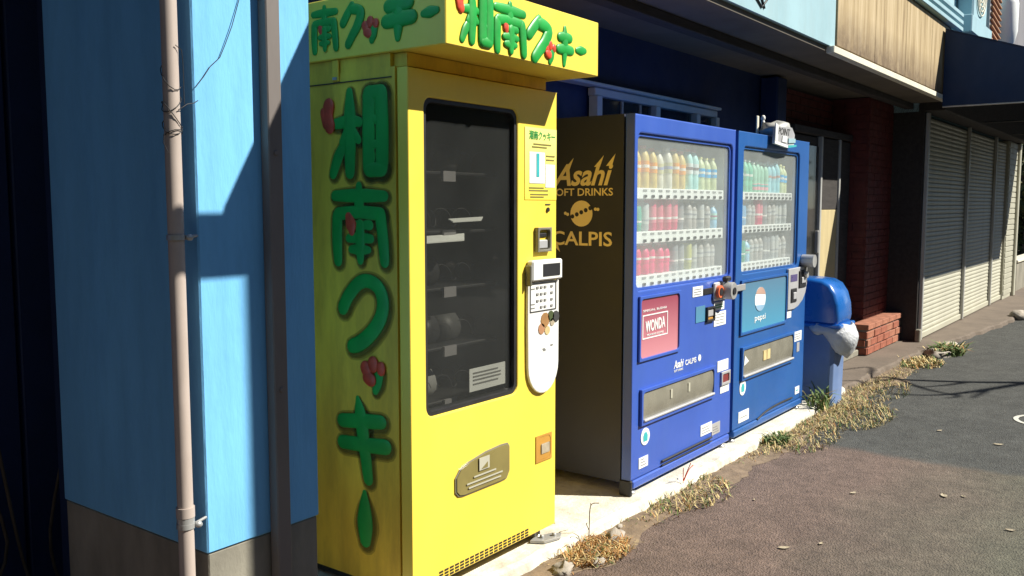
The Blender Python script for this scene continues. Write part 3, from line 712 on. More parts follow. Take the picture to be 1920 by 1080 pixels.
for z in (.812, .825): st('print_line', 'printgreen', m1, 4.56, 4.655, z, z + .005, .0045)
for z in (.725, .742, .758, .773): st('print_line', 'greyprint', m1, 4.565, 4.68, z, z + .003, .0045)
st('blue_notice', 'adblue', m1, 4.318, 4.429, .756, .841)
cf = frame('bill_slot', 'dark', m1, (4.438, 4.54, .748, .828), .012, .014, .006)
box(4.452, 4.526, YF - .008, YF - .0008, .775, .812, c=.003).build('slot_plate', 'silver', cf)
box(4.455, 4.523, YF - .007, YF - .0008, .752, .770, c=.002).build('slot_light', 'amber', cf)
text('Asahi', 'lettering', 'paper', m1, (4.075, YF - .0005, .548), FX, FZ, FN, .11, .04, shear=.3, fat=.02)
text('SOFT DRINKS', 'lettering', 'paper', m1, (4.08, YF - .0005, .530), FX, FZ, FN, .10, .011)
text('CALPIS', 'lettering', 'paper', m1, (4.205, YF - .0005, .548), FX, FZ, FN, .13, .028, fat=.01)
MB().lathe([(.018, YF - .002), (.018, YF - .0004)], (4.375, 0, .565), 14, 1).build('lettering', 'paper', m1)
ff = frame('flap_frame', 'blueA', m1, (3.722, 4.552, .325, .50), .016, .016, .02)
def flapmesh(x0, x1, z0, z1):
    mb = MB(); n = 8; vs = []
    for i in range(n + 1):
        t = i / n; z = z0 + (z1 - z0) * t; y = YF - .002 - .010 * math.sin(math.pi * (.15 + .7 * t))
        vs += [(x0, y, z), (x1, y, z)]
    mb.add(vs, [(2 * i, 2 * i + 1, 2 * i + 3, 2 * i + 2) for i in range(n)], True); return mb
fp = flapmesh(3.739, 4.535, .356, .483).build('take_out_flap', 'flap', ff)
for x in (4.02, 4.22): box(x, x + .02, YF - .0155, YF - .0125, .41, .455).build('flap_mark', 'shutter', ff)
box(3.74, 4.535, YF - .024, YF - .0006, .343, .355, c=.003).build('flap_lip', 'silver', ff)
st('sticker', 'paper', m1, 4.605, 4.75, .452, .512); st('sticker', 'paper', m1, 4.648, 4.766, .325, .365)
cr = frame('coin_return', 'silver', m1, (4.648, 4.765, .370, .446), .014, .012, .008)
box(4.663, 4.75, YF - .005, YF - .0008, .385, .431).build('coin_cup', mat('maroon_plastic', (.22, .04, .04), .4), cr)
def oval(par, x, z, rx, rz):
    mb = MB().prism([(x + rx * math.cos(2 * math.pi * i / 20), z + rz * math.sin(2 * math.pi * i / 20)) for i in range(20)], 1, YF - .003, YF - .0005)
    o = mb.build('round_sticker', 'paper', par)
    MB().prism([(x - rx * .45, z - rz * .55), (x + rx * .45, z - rz * .55), (x + rx * .5, z + rz * .1), (x + rx * .2, z + rz * .5), (x - rx * .2, z + rz * .5), (x - rx * .5, z + rz * .1)], 1, YF - .0042, YF - .0031).build('sticker_print', 'teal', o)
oval(m1, 3.783, .264, .044, .042)
for a in ((4.404, 4.546, .132, .191), (4.548, 4.655, .108, .172), (3.722, 3.813, .116, .168)): 
    s_ = st('sticker', 'paper' if a[0] != 4.548 else 'silver', m1, *a)
    for k in range(3): st('print_line', 'greyprint', s_, a[0] + .015, a[1] - .02 - .01 * k, a[2] + .012 + .014 * k, a[2] + .016 + .014 * k, .0045)
box(3.95, 4.54, YF - .012, YF - .0006, .098, .108, c=.003).build('kick_handle', 'dark', m1)
box(3.95, 4.54, YF - .012, YF - .0006, .080, .085, c=.002).build('kick_handle', 'dark', m1)
# gold lettering on its side
XA = 3.6500
text('Asahi', 'side_lettering', 'gold', m1, (XA - .0002, 2.478, 1.462), (0, -1, 0), FZ, SN, .335, .105, shear=.34, fat=.022)
for y, z, dy, dz in ((2.395, 1.54, .035, .055), (2.225, 1.55, .032, .052), (2.16, 1.553, .03, .055)):
    MB().prism([(y + .02, z), (y - .012, z), (y - dy, z + dz)], 0, XA - .0019, XA - .0004).build('side_lettering', 'gold', m1)
text('SOFT DRINKS', 'side_lettering', 'gold', m1, (XA - .0002, 2.487, 1.415), SX, FZ, SN, .345, .036, fat=.012)
cal = text('CALPIS', 'side_lettering', 'gold', m1, (XA - .0002, 2.482, 1.178), SX, FZ, SN, .338, .068, fat=.016)
MB().prism([(2.478, 1.20), (2.448, 1.178), (2.436, 1.145), (2.455, 1.16), (2.477, 1.178)], 0, XA - .0019, XA - .0004).build('side_lettering', 'gold', m1)
em = MB().lathe([(.062, XA - .0022), (.062, XA - .0004)], (0, 2.314, 1.331), 28, 0).build('side_emblem', 'gold', m1)
for i in range(5):
    MB().lathe([(.0105, XA - .0035), (.0105, XA - .0023)], (0, 2.364 - .025 * i, 1.317 + .010 * i), 10, 0).build('emblem_dot', 'blueside', em)
for y, z in ((2.392, 1.327), (2.405, 1.332), (2.236, 1.352), (2.222, 1.351)): MB().lathe([(.008, XA - .0022), (.008, XA - .0004)], (0, y, z), 10, 0).build('emblem_dot', 'gold', em)
box(3.642, 3.662, 2.026, 2.09, .0, .075, c=.004).build('corner_anchor', 'dark', m1)
# -- second blue machine
f = frame('poster_frame', 'blueB', m2, (4.90, 5.645, .62, .94), .014)
ad = box(4.915, 5.631, YF - .004, YF - .0008, .635, .925).build('poster', 'adblue', f)
cx, cz = 5.20, .81
def arc_poly(f0, f1, n=14):
    return [(cx + .085 * math.cos(a), cz + .072 * math.sin(a)) for a in [f0 + (f1 - f0) * i / n for i in range(n + 1)]]
cg = MB().prism(arc_poly(0, 2 * math.pi, 28)[:-1], 1, YF - .0056, YF - .0043).build('poster_emblem', 'paper', ad)
MB().prism(arc_poly(.35, 2.6), 1, YF - .0070, YF - .0057).build('emblem_red', mat('emblem_red', (.52, .34, .27), .4), cg)
MB().prism(arc_poly(3.6, 5.7), 1, YF - .0070, YF - .0057).build('emblem_blue', mat('emblem_blue', (.28, .45, .62), .4), cg)
text('pepsi', 'poster_lettering', 'paper', ad, (5.12, YF - .0045, .672), FX, FZ, FN, .17, .045)
cp = MB().prism([(5.645, .965), (5.995, .968), (5.995, .85), (5.97, .79), (5.92, .745), (5.84, .712), (5.76, .698), (5.645, .70)], 1, YF - .016, YF - .0006).build('coin_panel', 'silver', m2, bevel=.004)
box(5.68, 5.80, YF - .018, YF - .0165, .88, .925).build('coin_display', mat('violet_display', (.10, .08, .20), .3), cp)
box(5.83, 5.96, YF - .024, YF - .0165, .83, .945, c=.004).build('bill_slot', 'dark', cp)
box(5.86, 5.935, YF - .030, YF - .0245, .86, .90, c=.003).build('slot_plate', 'silver', cp)
MB().lathe([(.022, YF - .045), (.022, YF - .025)], (5.92, 0, .915), 12, 1).build('slot_knob', 'steel', cp)
box(5.69, 5.79, YF - .022, YF - .0165, .745, .835, c=.004).build('coin_slot', 'dark', cp)
box(5.715, 5.77, YF - .028, YF - .0225, .765, .81, c=.003).build('slot_plate', 'silver', cp)
MB().tube([(5.93, YF - .085, 1.005), (5.93, YF - .003, 1.005)], .042, 16, True).build('cylinder_lock', 'steel', m2)
MB().tube([(5.955, YF - .02, .965), (5.955, YF - .02, .86)], .008, 8).build('lock_rod', 'steel', m2)
st('sticker', 'paper', m2, 5.635, 5.745, .645, .692); st('sticker', 'paper', m2, 5.811, 5.955, .473, .538)
for z in (.488, .502, .518): st('print_line', 'greyprint', m2, 5.83, 5.93, z, z + .004, .0045)
st('sticker', 'silver', m2, 5.87, 5.92, .40, .462)
oval(m2, 4.968, .308, .046, .046)
s_ = st('sticker', 'paper', m2, 4.915, 5.069, .104, .168); st('print_line', 'greyprint', s_, 4.93, 5.04, .13, .134, .0045)
s_ = st('sticker', 'paper', m2, 5.86, 5.94, .114, .163); st('print_line', 'teal', s_, 5.875, 5.92, .135, .142, .0045)
ff = frame('flap_frame', 'blueB', m2, (4.925, 5.785, .352, .548), .016, .016, .02)
flapmesh(4.942, 5.768, .383, .531).build('take_out_flap', 'flap', ff)
for x in (5.25, 5.31): box(x, x + .05, YF - .0155, YF - .0125, .43, .49).build('flap_mark', 'straw', ff)
MB().prism([(4.95, .44), (5.02, .46), (4.96, .50)], 1, YF - .0155, YF - .0125).build('flap_mark', 'paper', ff)
box(4.942, 5.768, YF - .024, YF - .0006, .370, .382, c=.003).build('flap_lip', 'silver', ff)
MB().tube(smooth([(5.20, YF - .004, .072), (5.35, YF - .004, .098), (5.55, YF - .004, .108), (5.80, YF - .004, .105)]), .006, 6).build('kick_handle', 'dark', m2)

# ------------------------------------------------------------------ sample bottles and cans in the displays
def prof_pet(h): return [(.027, 0), (.0315, .006), (.0315, h * .30), (.0295, h * .34), (.0315, h * .38), (.0315, h * .70), (.026, h * .80), (.016, h * .90), (.0145, h * .93), (.0145, h * .94)]
def prof_can(h): return [(.026, 0), (.031, .008), (.031, h * .93), (.027, h * .985), (.027, h)]
TONE = {}
def tone(n, c):
    g = sum(c) / 3; c = tuple(max(.01, min(.9, g + (x - g) * 1.5)) for x in c)
    if n not in TONE: TONE[n] = mat('label_' + n, c, .4, var=.05, scale=20)
    return TONE[n]
KINDS = {  # kind: shape, height, body, cap, band
    'tea_orange': ('pet', .205, (.62, .50, .25), (.78, .38, .36), (.75, .38, .15), 'amber bottle with pink cap and orange band'),
    'milk': ('pet', .20, (.72, .70, .62), (.82, .82, .80), (.60, .58, .40), 'cream bottle with white cap and olive band'),
    'water': ('pet', .21, (.55, .78, .76), (.80, .45, .48), (.82, .86, .86), 'pale aqua bottle with a white label'),
    'blue_label': ('pet', .175, (.62, .66, .45), (.70, .68, .40), (.10, .42, .70), 'yellowish bottle with a blue band'),
    'green_can': ('can', .125, (.05, .28, .20), None, (.10, .35, .26), 'short dark green can'),
    'steel_can': ('can', .14, (.45, .46, .46), None, (.60, .60, .58), 'plain silver grey can'),
    'red_can': ('can', .155, (.55, .10, .17), None, (.65, .25, .30), 'tall deep pink can'),
    'coffee': ('pet', .15, (.40, .38, .36), (.84, .84, .82), (.62, .62, .60), 'grey bottle with white cap'),
    'light_blue': ('pet', .13, (.40, .60, .75), (.84, .84, .82), (.55, .80, .72), 'pale blue and mint bottle'),
    'red_pet': ('pet', .15, (.62, .10, .20), (.80, .70, .72), (.68, .12, .22), 'crimson labelled bottle with pale cap'),
    'dark_can': ('can', .14, (.22, .23, .24), None, (.30, .30, .30), 'dark grey can'),
    'lime': ('can', .14, (.42, .42, .22), None, (.50, .50, .25), 'dull lime green can'),
    'green_pet': ('pet', .20, (.25, .55, .40), (.84, .84, .82), (.22, .50, .40), 'green tea bottle with white cap'),
    'aqua_pet': ('pet', .195, (.45, .70, .75), (.84, .84, .82), (.45, .66, .72), 'light aqua bottle with white cap'),
    'pink_base': ('pet', .19, (.40, .62, .50), (.84, .84, .82), (.78, .45, .48), 'green bottle with pink foot band'),
    'navy_can': ('can', .12, (.20, .36, .52), None, (.25, .42, .58), 'slate blue can'),
}
PM = {}
def bottle_meshes(k):
    if k in PM: return PM[k]
    shp, h, body, cap, band, _ = KINDS[k]; n = 12
    b = MB().lathe(prof_pet(h) if shp == 'pet' else prof_can(h), n=n).mesh('bottle_body', tone(k + '_body', body))
    lo, hi = (.38, .64) if shp == 'pet' else (.25, .75)
    if k == 'pink_base': lo, hi = .08, .28
    l = MB().lathe([(.0323 if shp == 'pet' else .0318, h * lo), (.0323 if shp == 'pet' else .0318, h * hi)], n=n).mesh('wrapper', tone(k + '_band', band))
    c = MB().lathe([(.0175, h * .925), (.0175, h * .99), (.0155, h)], n=10).mesh('cap', tone(k + '_cap', cap)) if cap else MB().lathe([(.0265, h + .0005), (.0265, h + .002)], n=10).mesh('lid', M['steel'])
    rb = .0329 if shp == 'pet' else .0324
    e = MB().lathe([(rb, h * (lo + .10)), (rb, h * (lo + .17))], n=n).mesh('label_stripe', tone(k + '_stripe', tuple(.85 - .8 * x for x in band) if sum(band) > 1.3 else (.85, .84, .80)))
    PM[k] = (b, l, c, e); return PM[k]
def fill(disp, rails, rows, where, rown):
    d0, d1_, _, _ = disp; nb = 12; p = (d1_ - d0 - .14) / nb
    for (za, zb), row, rn in zip(rails, rows, rown):
        for i, k in enumerate(row):
            if not k: continue
            b, l, c, e = bottle_meshes(k); x = d0 + .085 + p * (i + .5); y = 2.115 + random.uniform(-.006, .006)
            o = bpy.data.objects.new('bottle' if KINDS[k][0] == 'pet' else 'drink_can', b); COL.objects.link(o)
            o.location = (x, y, zb); o.rotation_euler = (0, 0, random.uniform(0, 6)); o.scale = (1, 1, random.uniform(.95, 1.04)); ROOT[o.name] = (x, y, zb)
            tag(o, f'{KINDS[k][5]}, {rn} shelf of the {where}', 'bottle' if KINDS[k][0] == 'pet' else 'can', f'{k.replace("_", " ")} samples, {rn} shelf, {where}')
            for nm, me in (('wrapper', l), ('label_stripe', e), ('cap' if KINDS[k][3] else 'lid', c)):
                q = bpy.data.objects.new(nm, me); COL.objects.link(q); q.parent = o
fill(d1, RL, [['tea_orange'] * 3 + ['milk'] * 2 + ['tea_orange'] * 2 + ['water'] * 2 + ['blue_label'] * 3,
              ['green_can', 'steel_can', 'red_can', 'red_can', 'red_can', 'red_can', 'dark_can', 'coffee', 'coffee', 'steel_can', 'coffee', 'light_blue'],
              ['red_pet'] * 5 + ['dark_can'] * 2 + ['lime'] + ['steel_can'] + ['coffee'] * 3], 'ultramarine machine', ('top', 'middle', 'bottom'))
fill(d2, [(1.401, 1.448), (1.207, 1.253), (.983, 1.035)], [['green_pet'] * 3 + ['pink_base'] * 4 + ['aqua_pet'] * 3 + ['blue_label'] * 2,
              ['navy_can'] * 2 + ['coffee'] * 2 + ['red_can'] * 2 + ['dark_can'] + ['coffee'] * 2 + ['steel_can'] * 3,
              ['green_can'] * 2 + ['light_blue'] + ['coffee'] * 3 + ['dark_can'] * 2 + ['steel_can'] * 2 + ['coffee'] * 2], 'cobalt machine', ('top', 'middle', 'bottom'))

# notice and oddments on top of the second machine
nb_ = thing('notice_card', (5.42, 1.99, 1.72), 'clear plastic wrapped notice hanging over the top edge of the cobalt machine', 'notice')
MB().prism([(5.28, 1.738), (5.50, 1.722), (5.62, 1.735), (5.63, 1.81), (5.58, 1.85), (5.40, 1.848), (5.29, 1.835)], 1, 1.996, 2.008).build('card', 'silver', nb_)
MB().prism([(5.28, 1.738), (5.50, 1.722), (5.50, 1.737), (5.28, 1.755)], 1, 1.990, 1.9955).build('card_edge', 'paper', nb_)
MB().prism([(5.285, 1.756), (5.33, 1.756), (5.33, 1.85), (5.29, 1.86)], 1, 1.990, 1.9955).build('card_edge', 'paper', nb_)
MB().prism([(5.505, 1.722), (5.65, 1.737), (5.65, 1.748), (5.51, 1.738)], 1, 1.990, 1.9955).build('card_edge', 'teal', nb_)
MB().prism([(5.40, 1.755), (5.48, 1.753), (5.485, 1.79), (5.41, 1.79)], 1, 1.990, 1.9955).build('card_patch', 'paper', nb_)
MB().prism([(5.51, 1.752), (5.63, 1.76), (5.63, 1.785), (5.51, 1.78)], 1, 1.990, 1.9955).build('card_patch', 'fascia_blue', nb_)
text('POINT', 'notice_lettering', 'print', nb_, (5.345, 1.9958, 1.796), FX, FZ, FN, .20, .042, shear=.2, fat=.01)
mb = MB().blob((5.62, 2.11, 1.84), (.13, .09, .055), 12, 8, .5, 3, 2.)
tag(mb.build('cloth_bundle', 'alu', None, (5.62, 2.11, 1.787)), 'crumpled grey cloth bundle lying on top of the cobalt machine', 'cloth')
tb = thing('sunlit_pipe_stub', (5.55, 2.22, 1.787), 'short white stub standing in for the sunlit stretch of pipe above the cobalt machine', 'rod')  # made-up stub: sun on the pipe put in as white colour
MB().tube([(5.62, 2.20, 1.788), (5.62, 2.20, 1.90)], .012, 10, 'round').build('shaft', 'white', tb)
MB().blob((5.62, 2.20, 1.925), (.016, .016, .018), amp=.1).build('tip', 'white', tb)
box(5.50, 5.53, 2.19, 2.20, 1.788, 1.93, c=.003).build('side_strip', 'trim', tb)
cpipe = thing('corner_pipe', (7.19, 2.70, 0), 'slim grey vertical pipe at the corner of the dark blue recess', 'pipe')
MB().tube([(7.20, 2.69, 0), (7.20, 2.69, 2.38)], .03, 12).build('pipe', 'alu', cpipe)
for z in (.6, 1.5, 2.2): MB().tube([(7.20, 2.69, z), (7.20, 2.69, z + .03)], .036, 12).build('clamp', 'steel', cpipe)

# ------------------------------------------------------------------ RUBBISH BIN
rb = thing('rubbish_bin', (6.45, 2.08, 0), 'blue plastic rubbish bin with a rounded lid beside the cobalt machine', 'bin')
mb = MB()
vs = []
for z, s in ((-.045, 1.0), (.0, 1.0), (.53, 1.06)):
    cx_, cy_ = 6.45, 2.09; hx, hy = .132 * s, .162 * s; c = .025
    for x, y in ((-hx + c, -hy), (hx - c, -hy), (hx, -hy + c), (hx, hy - c), (hx - c, hy), (-hx + c, hy), (-hx, hy - c), (-hx, -hy + c)): vs.append((cx_ + x, cy_ + y, z))
mb.add(vs, [(8 * i + k, 8 * i + (k + 1) % 8, 8 * i + 8 + (k + 1) % 8, 8 * i + 8 + k) for i in range(2) for k in range(8)] + [list(range(8))[::-1], list(range(16, 24))])
mb.build('bin_body', 'binbody', rb, bevel=.006)
lid = [(2.27, .535), (1.895, .535), (1.885, .60), (1.892, .68), (1.915, .76), (1.955, .82), (2.01, .848), (2.09, .856), (2.27, .856)]
lo = MB().prism([(y, z) for y, z in lid], 0, 6.288, 6.612).build('bin_lid', 'binblue', rb, bevel=.03)
for p_ in lo.data.polygons: p_.use_smooth = True
MB().box(6.278, 6.622, 1.868, 2.28, .518, .548, c=.008).build('lid_rim', 'binblue', lo)
mb = MB()
for y0, y1, z0, seed in ((2.22, 1.975, .475, 1), (2.20, 2.06, .435, 2), (2.19, 2.04, .335, 3)):
    pts = []; n = 40
    for i in range(n + 1):
        t = i / n
        pts.append((6.3165 - .001, y0 + (y1 - y0) * t, z0 + .016 * math.sin(t * 34 + seed) * (1 if int(t * 9 + seed) % 3 else 1.7) + .006 * math.sin(t * 71)))
    mb.tube(pts, .0022, 5)
mb.build('scrawl', 'silver', rb)
mb = MB()
n, m_ = 16, 9; vs = []
for i in range(m_):
    t = i / (m_ - 1); z = .555 - .24 * t
    for k in range(n):
        a = math.pi * (.86 + 1.10 * k / (n - 1)); fold = .5 + .5 * math.sin(k * 2.1 + .8 * i)
        wv = 1 - .10 * t; drop = .24 * (.30 + .70 * math.sin(math.pi * min(1, max(0, (k - 2.5) / (n - 3.5)))) ** .8)
        bul = math.sin(math.pi * min(1, t * .95 + .05))
        vs.append((6.45 + (.150 + .035 * bul + .012 * fold) * wv * math.cos(a), 2.00 + (.135 + .065 * bul + .014 * fold) * wv * math.sin(a), .540 - drop * t + .008 * math.sin(k * 1.3 + i * .6)))
mb.add(vs, [(i * n + k, i * n + k + 1, (i + 1) * n + k + 1, (i + 1) * n + k) for i in range(m_ - 1) for k in range(n - 1)], True)
bag = mb.build('plastic_bag', 'bag', None, (6.46, 1.9, .31)); bag.modifiers.new('solid', 'SOLIDIFY').thickness = .004
tag(bag, 'white plastic bag bulging out below the lid of the blue rubbish bin', 'bag')

# ------------------------------------------------------------------ RED BRICK SHOP ENTRANCE
rs = thing('brick_shop', (8.85, 2.42, 0), 'dark red brick shop front with a recessed door and a low lit brick plinth', 'shop')
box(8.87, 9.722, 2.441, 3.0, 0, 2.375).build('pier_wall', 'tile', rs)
box(7.26, 9.9, 2.78, 2.9, 0, 2.37).build('recess_wall', 'beam', rs)
mb = MB(); bh, bl = .068, .22
def brick_face(mb, axis, fixed, a0, a1, z0, z1, depth, sgn=-1):
    row = 0; z = z0
    while z + .02 < z1:
        a = a0 - (row % 2) * bl * .5
        while a < a1:
            s0, s1 = max(a, a0) + .005, min(a + bl, a1) - .005
            if s1 - s0 > .03:
                d = depth + random.uniform(-.0015, .0015)
                if axis == 1: mb.box(s0, s1, fixed - d, fixed, z + .005, min(z + bh, z1) - .004)
                else: mb.box(fixed - d, fixed, s0, s1, z + .005, min(z + bh, z1) - .004)
            a += bl
        z += bh; row += 1
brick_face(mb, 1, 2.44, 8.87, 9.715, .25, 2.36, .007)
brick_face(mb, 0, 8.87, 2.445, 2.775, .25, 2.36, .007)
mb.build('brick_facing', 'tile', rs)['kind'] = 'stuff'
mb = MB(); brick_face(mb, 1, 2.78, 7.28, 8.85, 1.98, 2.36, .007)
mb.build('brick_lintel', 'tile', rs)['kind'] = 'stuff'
# plinth bricks, one by one
box(8.50, 9.715, 2.295, 2.437, -.01, .228).build('plinth_core', 'mortar', rs)
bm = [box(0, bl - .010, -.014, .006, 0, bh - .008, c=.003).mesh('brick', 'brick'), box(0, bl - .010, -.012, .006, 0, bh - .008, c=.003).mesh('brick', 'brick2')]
bhf = box(0, bl / 2 - .010, -.014, .006, 0, bh - .008, c=.003).mesh('brick', 'brick2')
for r_ in range(3):
    z = .002 + r_ * (bh + .006)
    x = 8.503
    if r_ % 2: inst('brick', bhf, rs, (x, 2.294, z)); x += bl / 2
    while x + bl < 9.73:
        inst('brick', random.choice(bm), rs, (x, 2.294 + random.uniform(-.003, .002), z)); x += bl
    inst('brick', bm[0], rs, (8.499, 2.435 - (.0 if r_ % 2 else .02), z), scale=(.62, 1, 1), rot=(0, 0, -math.pi / 2))
cope = box(.0, bl - .008, -.02, .142, 0, .05, c=.004).mesh('coping_brick', 'brick2')
for i in range(5): inst('coping_brick', cope, rs, (8.488 + i * (bl + .024), 2.295, .230), scale=(1.12, 1, 1))
box(9.72, 9.775, 2.14, 2.6, -.01, 2.37, c=.005).build('entrance_return', 'beam', rs)
box(9.66, 9.73, 2.09, 2.139, -.01, .12, c=.008).build('post_foot', 'concrete', rs)
# door set back between pipe and pier
dr = box(7.30, 8.05, 2.62, 2.66, .02, 1.96, c=.004).build('door', 'beam', rs)
box(7.36, 7.98, 2.610, 2.619, .25, 1.88).build('door_pane', 'tinted', dr)
box(7.92, 7.95, 2.575, 2.609, .95, 1.15, c=.006).build('handle', 'steel', dr)
for x in (7.98, 8.50): box(x, x + .04, 2.585, 2.66, .0, 1.97, c=.004).build('door_frame', 'alu', rs)
box(8.021, 8.499, 2.60, 2.64, .05, 1.33, c=.003).build('side_panel', 'curtain', rs)
box(8.021, 8.499, 2.60, 2.64, 1.333, 1.96, c=.003).build('side_panel', 'beam', rs)
box(8.541, 8.86, 2.60, 2.66, .0, 1.96, c=.003).build('side_panel', 'beam', rs)
box(7.28, 8.86, 2.58, 2.68, 1.972, 2.03, c=.004).build('door_head', 'beam', rs)
box(7.3, 8.46, 2.35, 2.57, -.008, .05, c=.008).build('door_step', 'concrete', rs)

# ------------------------------------------------------------------ ROLLING SHUTTERS
XS_ = [9.78, 11.90, 13.78, 14.80]
lab = ['nearest and widest cream rolling shutter, next to the brick shop', 'middle cream rolling shutter between two guide rails', 'farthest and narrowest cream rolling shutter before the end wall']
sl_w = {}
for i in range(3):
    a, b = XS_[i] + .03, XS_[i + 1] - .03
    s_ = thing('rolling_shutter', (a, 2.13, 0), lab[i], 'shutter', 'cream rolling shutters')
    prof = [(0, 0), (-.007, .005), (-.010, .020), (-.007, .037), (-.001, .0445), (.008, .0445), (.008, 0)]
    sm = MB().prism([(y, z) for y, z in prof], 0, 0, b - a).mesh('slat', 'shutter')
    for k in range(47): inst('slat', sm, s_, (a, 2.145 + random.uniform(-.001, .001), .07 + .0465 * k))
    box(a, b, 2.12, 2.16, .004, .067, c=.006).build('bottom_bar', 'shutter', s_)
    box(a - .050, a - .003, 2.10, 2.139, 0, 2.29, c=.006).build('guide_rail', 'alu', s_)
sb = thing('shutter_building', (9.78, 2.13, 0), 'shop building with rolling shutters under a navy awning at the right', 'building')
box(9.72, 15.7, 2.2, 3.0, 2.30, 4.6).build('upper_wall', 'fascia_blue', sb)
box(9.72, 15.7, 1.96, 2.195, 2.30, 2.96, c=.01).build('shutter_box', 'beam', sb)
box(9.74, 15.6, 2.25, 2.4, 0, 2.3).build('inner_wall', 'beam', sb)
box(14.80, 15.60, 2.105, 2.245, -.01, 2.295, c=.004).build('end_wall', 'shutter', sb)
for k in range(28): box(14.83, 15.57, 2.094, 2.1045, .05 + .08 * k, .118 + .08 * k, c=.003).build('siding_board', 'shutter', sb)
box(15.56, 15.70, 2.06, 2.2, -.01, 2.295, c=.01).build('corner_post', 'shutter', sb)
aw = thing('awning', (9.3, 1.2, 2.3), 'dark navy cloth awning projecting over the rolling shutters', 'awning')
AY0, AY1 = .594, 1.90
MB().prism([(AY1, 2.30), (AY1, 3.00), (AY0, 2.54), (AY0, 2.30)], 0, 9.30, 9.312).build('side_cloth', 'awning', aw)
MB().prism([(AY1, 2.30), (AY1, 3.00), (AY0, 2.54), (AY0, 2.30)], 0, 15.588, 15.60).build('side_cloth', 'awning', aw)
MB().prism([(AY1, 3.003), (AY1, 3.013), (AY0 - .004, 2.553), (AY0 - .004, 2.543)], 0, 9.295, 15.605).build('top_cloth', 'awning', aw)
box(9.313, 15.587, AY0, AY0 + .012, 2.30, 2.539).build('valance', 'awning', aw)
MB().tube([(9.306, AY0, 2.292), (9.306, AY1, 2.292)], .008, 8).build('frame_bar', 'steel', aw)
MB().tube([(9.32, AY0 + .02, 2.29), (15.58, AY0 + .02, 2.29)], .012, 8).build('frame_bar', 'dark', aw)
for x in (11.4, 13.5): MB().tube([(x, AY0 + .02, 2.30), (x, AY1, 2.30)], .01, 8).build('frame_bar', 'dark', aw)
# clutter above the awning
ac = thing('air_conditioner', (11.6, 2.0, 3.45), 'pale blue air conditioner outdoor unit above the balcony end', 'air conditioner')
box(11.25, 12.05, 2.02, 2.19, 3.45, 4.05, c=.02).build('casing', 'fascia_blue', ac)
for r_ in (.08, .13, .18, .23, .28):
    MB().tube([(11.62 + r_ * math.cos(t), 2.005, 3.80 + r_ * math.sin(t)) for t in [i * math.pi / 12 for i in range(25)]], .008, 5).build('grille_ring', 'trim', ac)
for t in range(6): MB().tube([(11.62, 2.004, 3.80), (11.62 + .29 * math.cos(t * 1.047), 2.004, 3.80 + .29 * math.sin(t * 1.047))], .006, 5).build('grille_spoke', 'trim', ac)
box(10.98, 12.2, 1.98, 2.19, 3.25, 3.44, c=.01).build('support_box', 'fascia_blue', ac)
lt = thing('lattice_screen', (12.75, 2.0, 3.5), 'rusty orange slatted screen above the awning', 'screen')
box(12.42, 13.10, 2.05, 2.19, 3.30, 4.5).build('backing', 'greysheet', lt)
for k in range(14): MB().tube([(12.45, 2.035, 3.40 + .075 * k), (13.08, 2.035, 3.33 + .075 * k)], .016, 5).build('lattice_slat', 'orange', lt)
hs = thing('plastic_drum', (13.35, 1.98, 3.5), 'long pale plastic roll hanging beside the slatted screen', 'roll')
MB().lathe([(.03, 3.40), (.10, 3.46), (.13, 3.6), (.13, 3.95), (.10, 4.05), (.03, 4.1)], (13.36, 2.0, 0), 12).build('roll', 'paper', hs)
MB().tube(smooth([(13.2, 1.95, 4.15), (13.35, 1.9, 4.1), (13.5, 1.9, 4.2), (13.6, 1.95, 4.1)]), .025, 6).build('cord', 'dark', hs)
cs_ = thing('corrugated_sheet', (14.5, 2.1, 3.4), 'grey corrugated sheet wall at the top right above the awning', 'sheet')
mb = MB(); n = 60; vs = []
for i in range(n): vs += [(13.7 + i * .05, 2.02 + .02 * (i % 2), 3.40), (13.7 + i * .05, 2.02 + .02 * (i % 2), 5.2)]
mb.add(vs, [(2 * i, 2 * i + 2, 2 * i + 3, 2 * i + 1) for i in range(n - 1)])
mb.build('sheet', 'greysheet', cs_).modifiers.new('solid', 'SOLIDIFY').thickness = .01
MB().tube([(15.25, 1.97, 3.4), (15.25, 1.97, 5)], .03, 8).build('conduit', 'trim', cs_)

# ------------------------------------------------------------------ PLANTS, STONES, LITTER
def blades(mb, cx, cy, z, n, rad, h, mats=1, lean=.8, wd=.004):
    for _ in range(n):
        a = random.uniform(0, 2 * math.pi); r = rad * math.sqrt(random.random())
        x, y = cx + r * math.cos(a), cy + r * math.sin(a) * .6
        d = random.uniform(0, 2 * math.pi); L = h * random.uniform(.4, 1.1); le = random.uniform(.3, lean) * 1.3
        dx, dy = math.cos(d), math.sin(d); px, py = -dy * wd, dx * wd
        p0 = Vector((x, y, z)); p1 = p0 + Vector((dx * le * L * .5, dy * le * L * .5, L * .55)); p2 = p0 + Vector((dx * le * L * 1.15, dy * le * L * 1.15, L * random.uniform(.25, .9)))
        mb.cur = random.choices(range(len(WT[mats])), WT[mats])[0]
        mb.add([p0 + Vector((px, py, 0)), p0 - Vector((px, py, 0)), p1 - Vector((px, py, 0)) * .8, p1 + Vector((px, py, 0)) * .8, p2], [(0, 1, 2, 3), (3, 2, 4)])
WT = {1: (8, 1.5, 3.5), 2: (4, 8, 1), 3: (2, .3, 8)}
GM = ['straw', 'rust', 'weed']
mb = MB()
x = 2.9
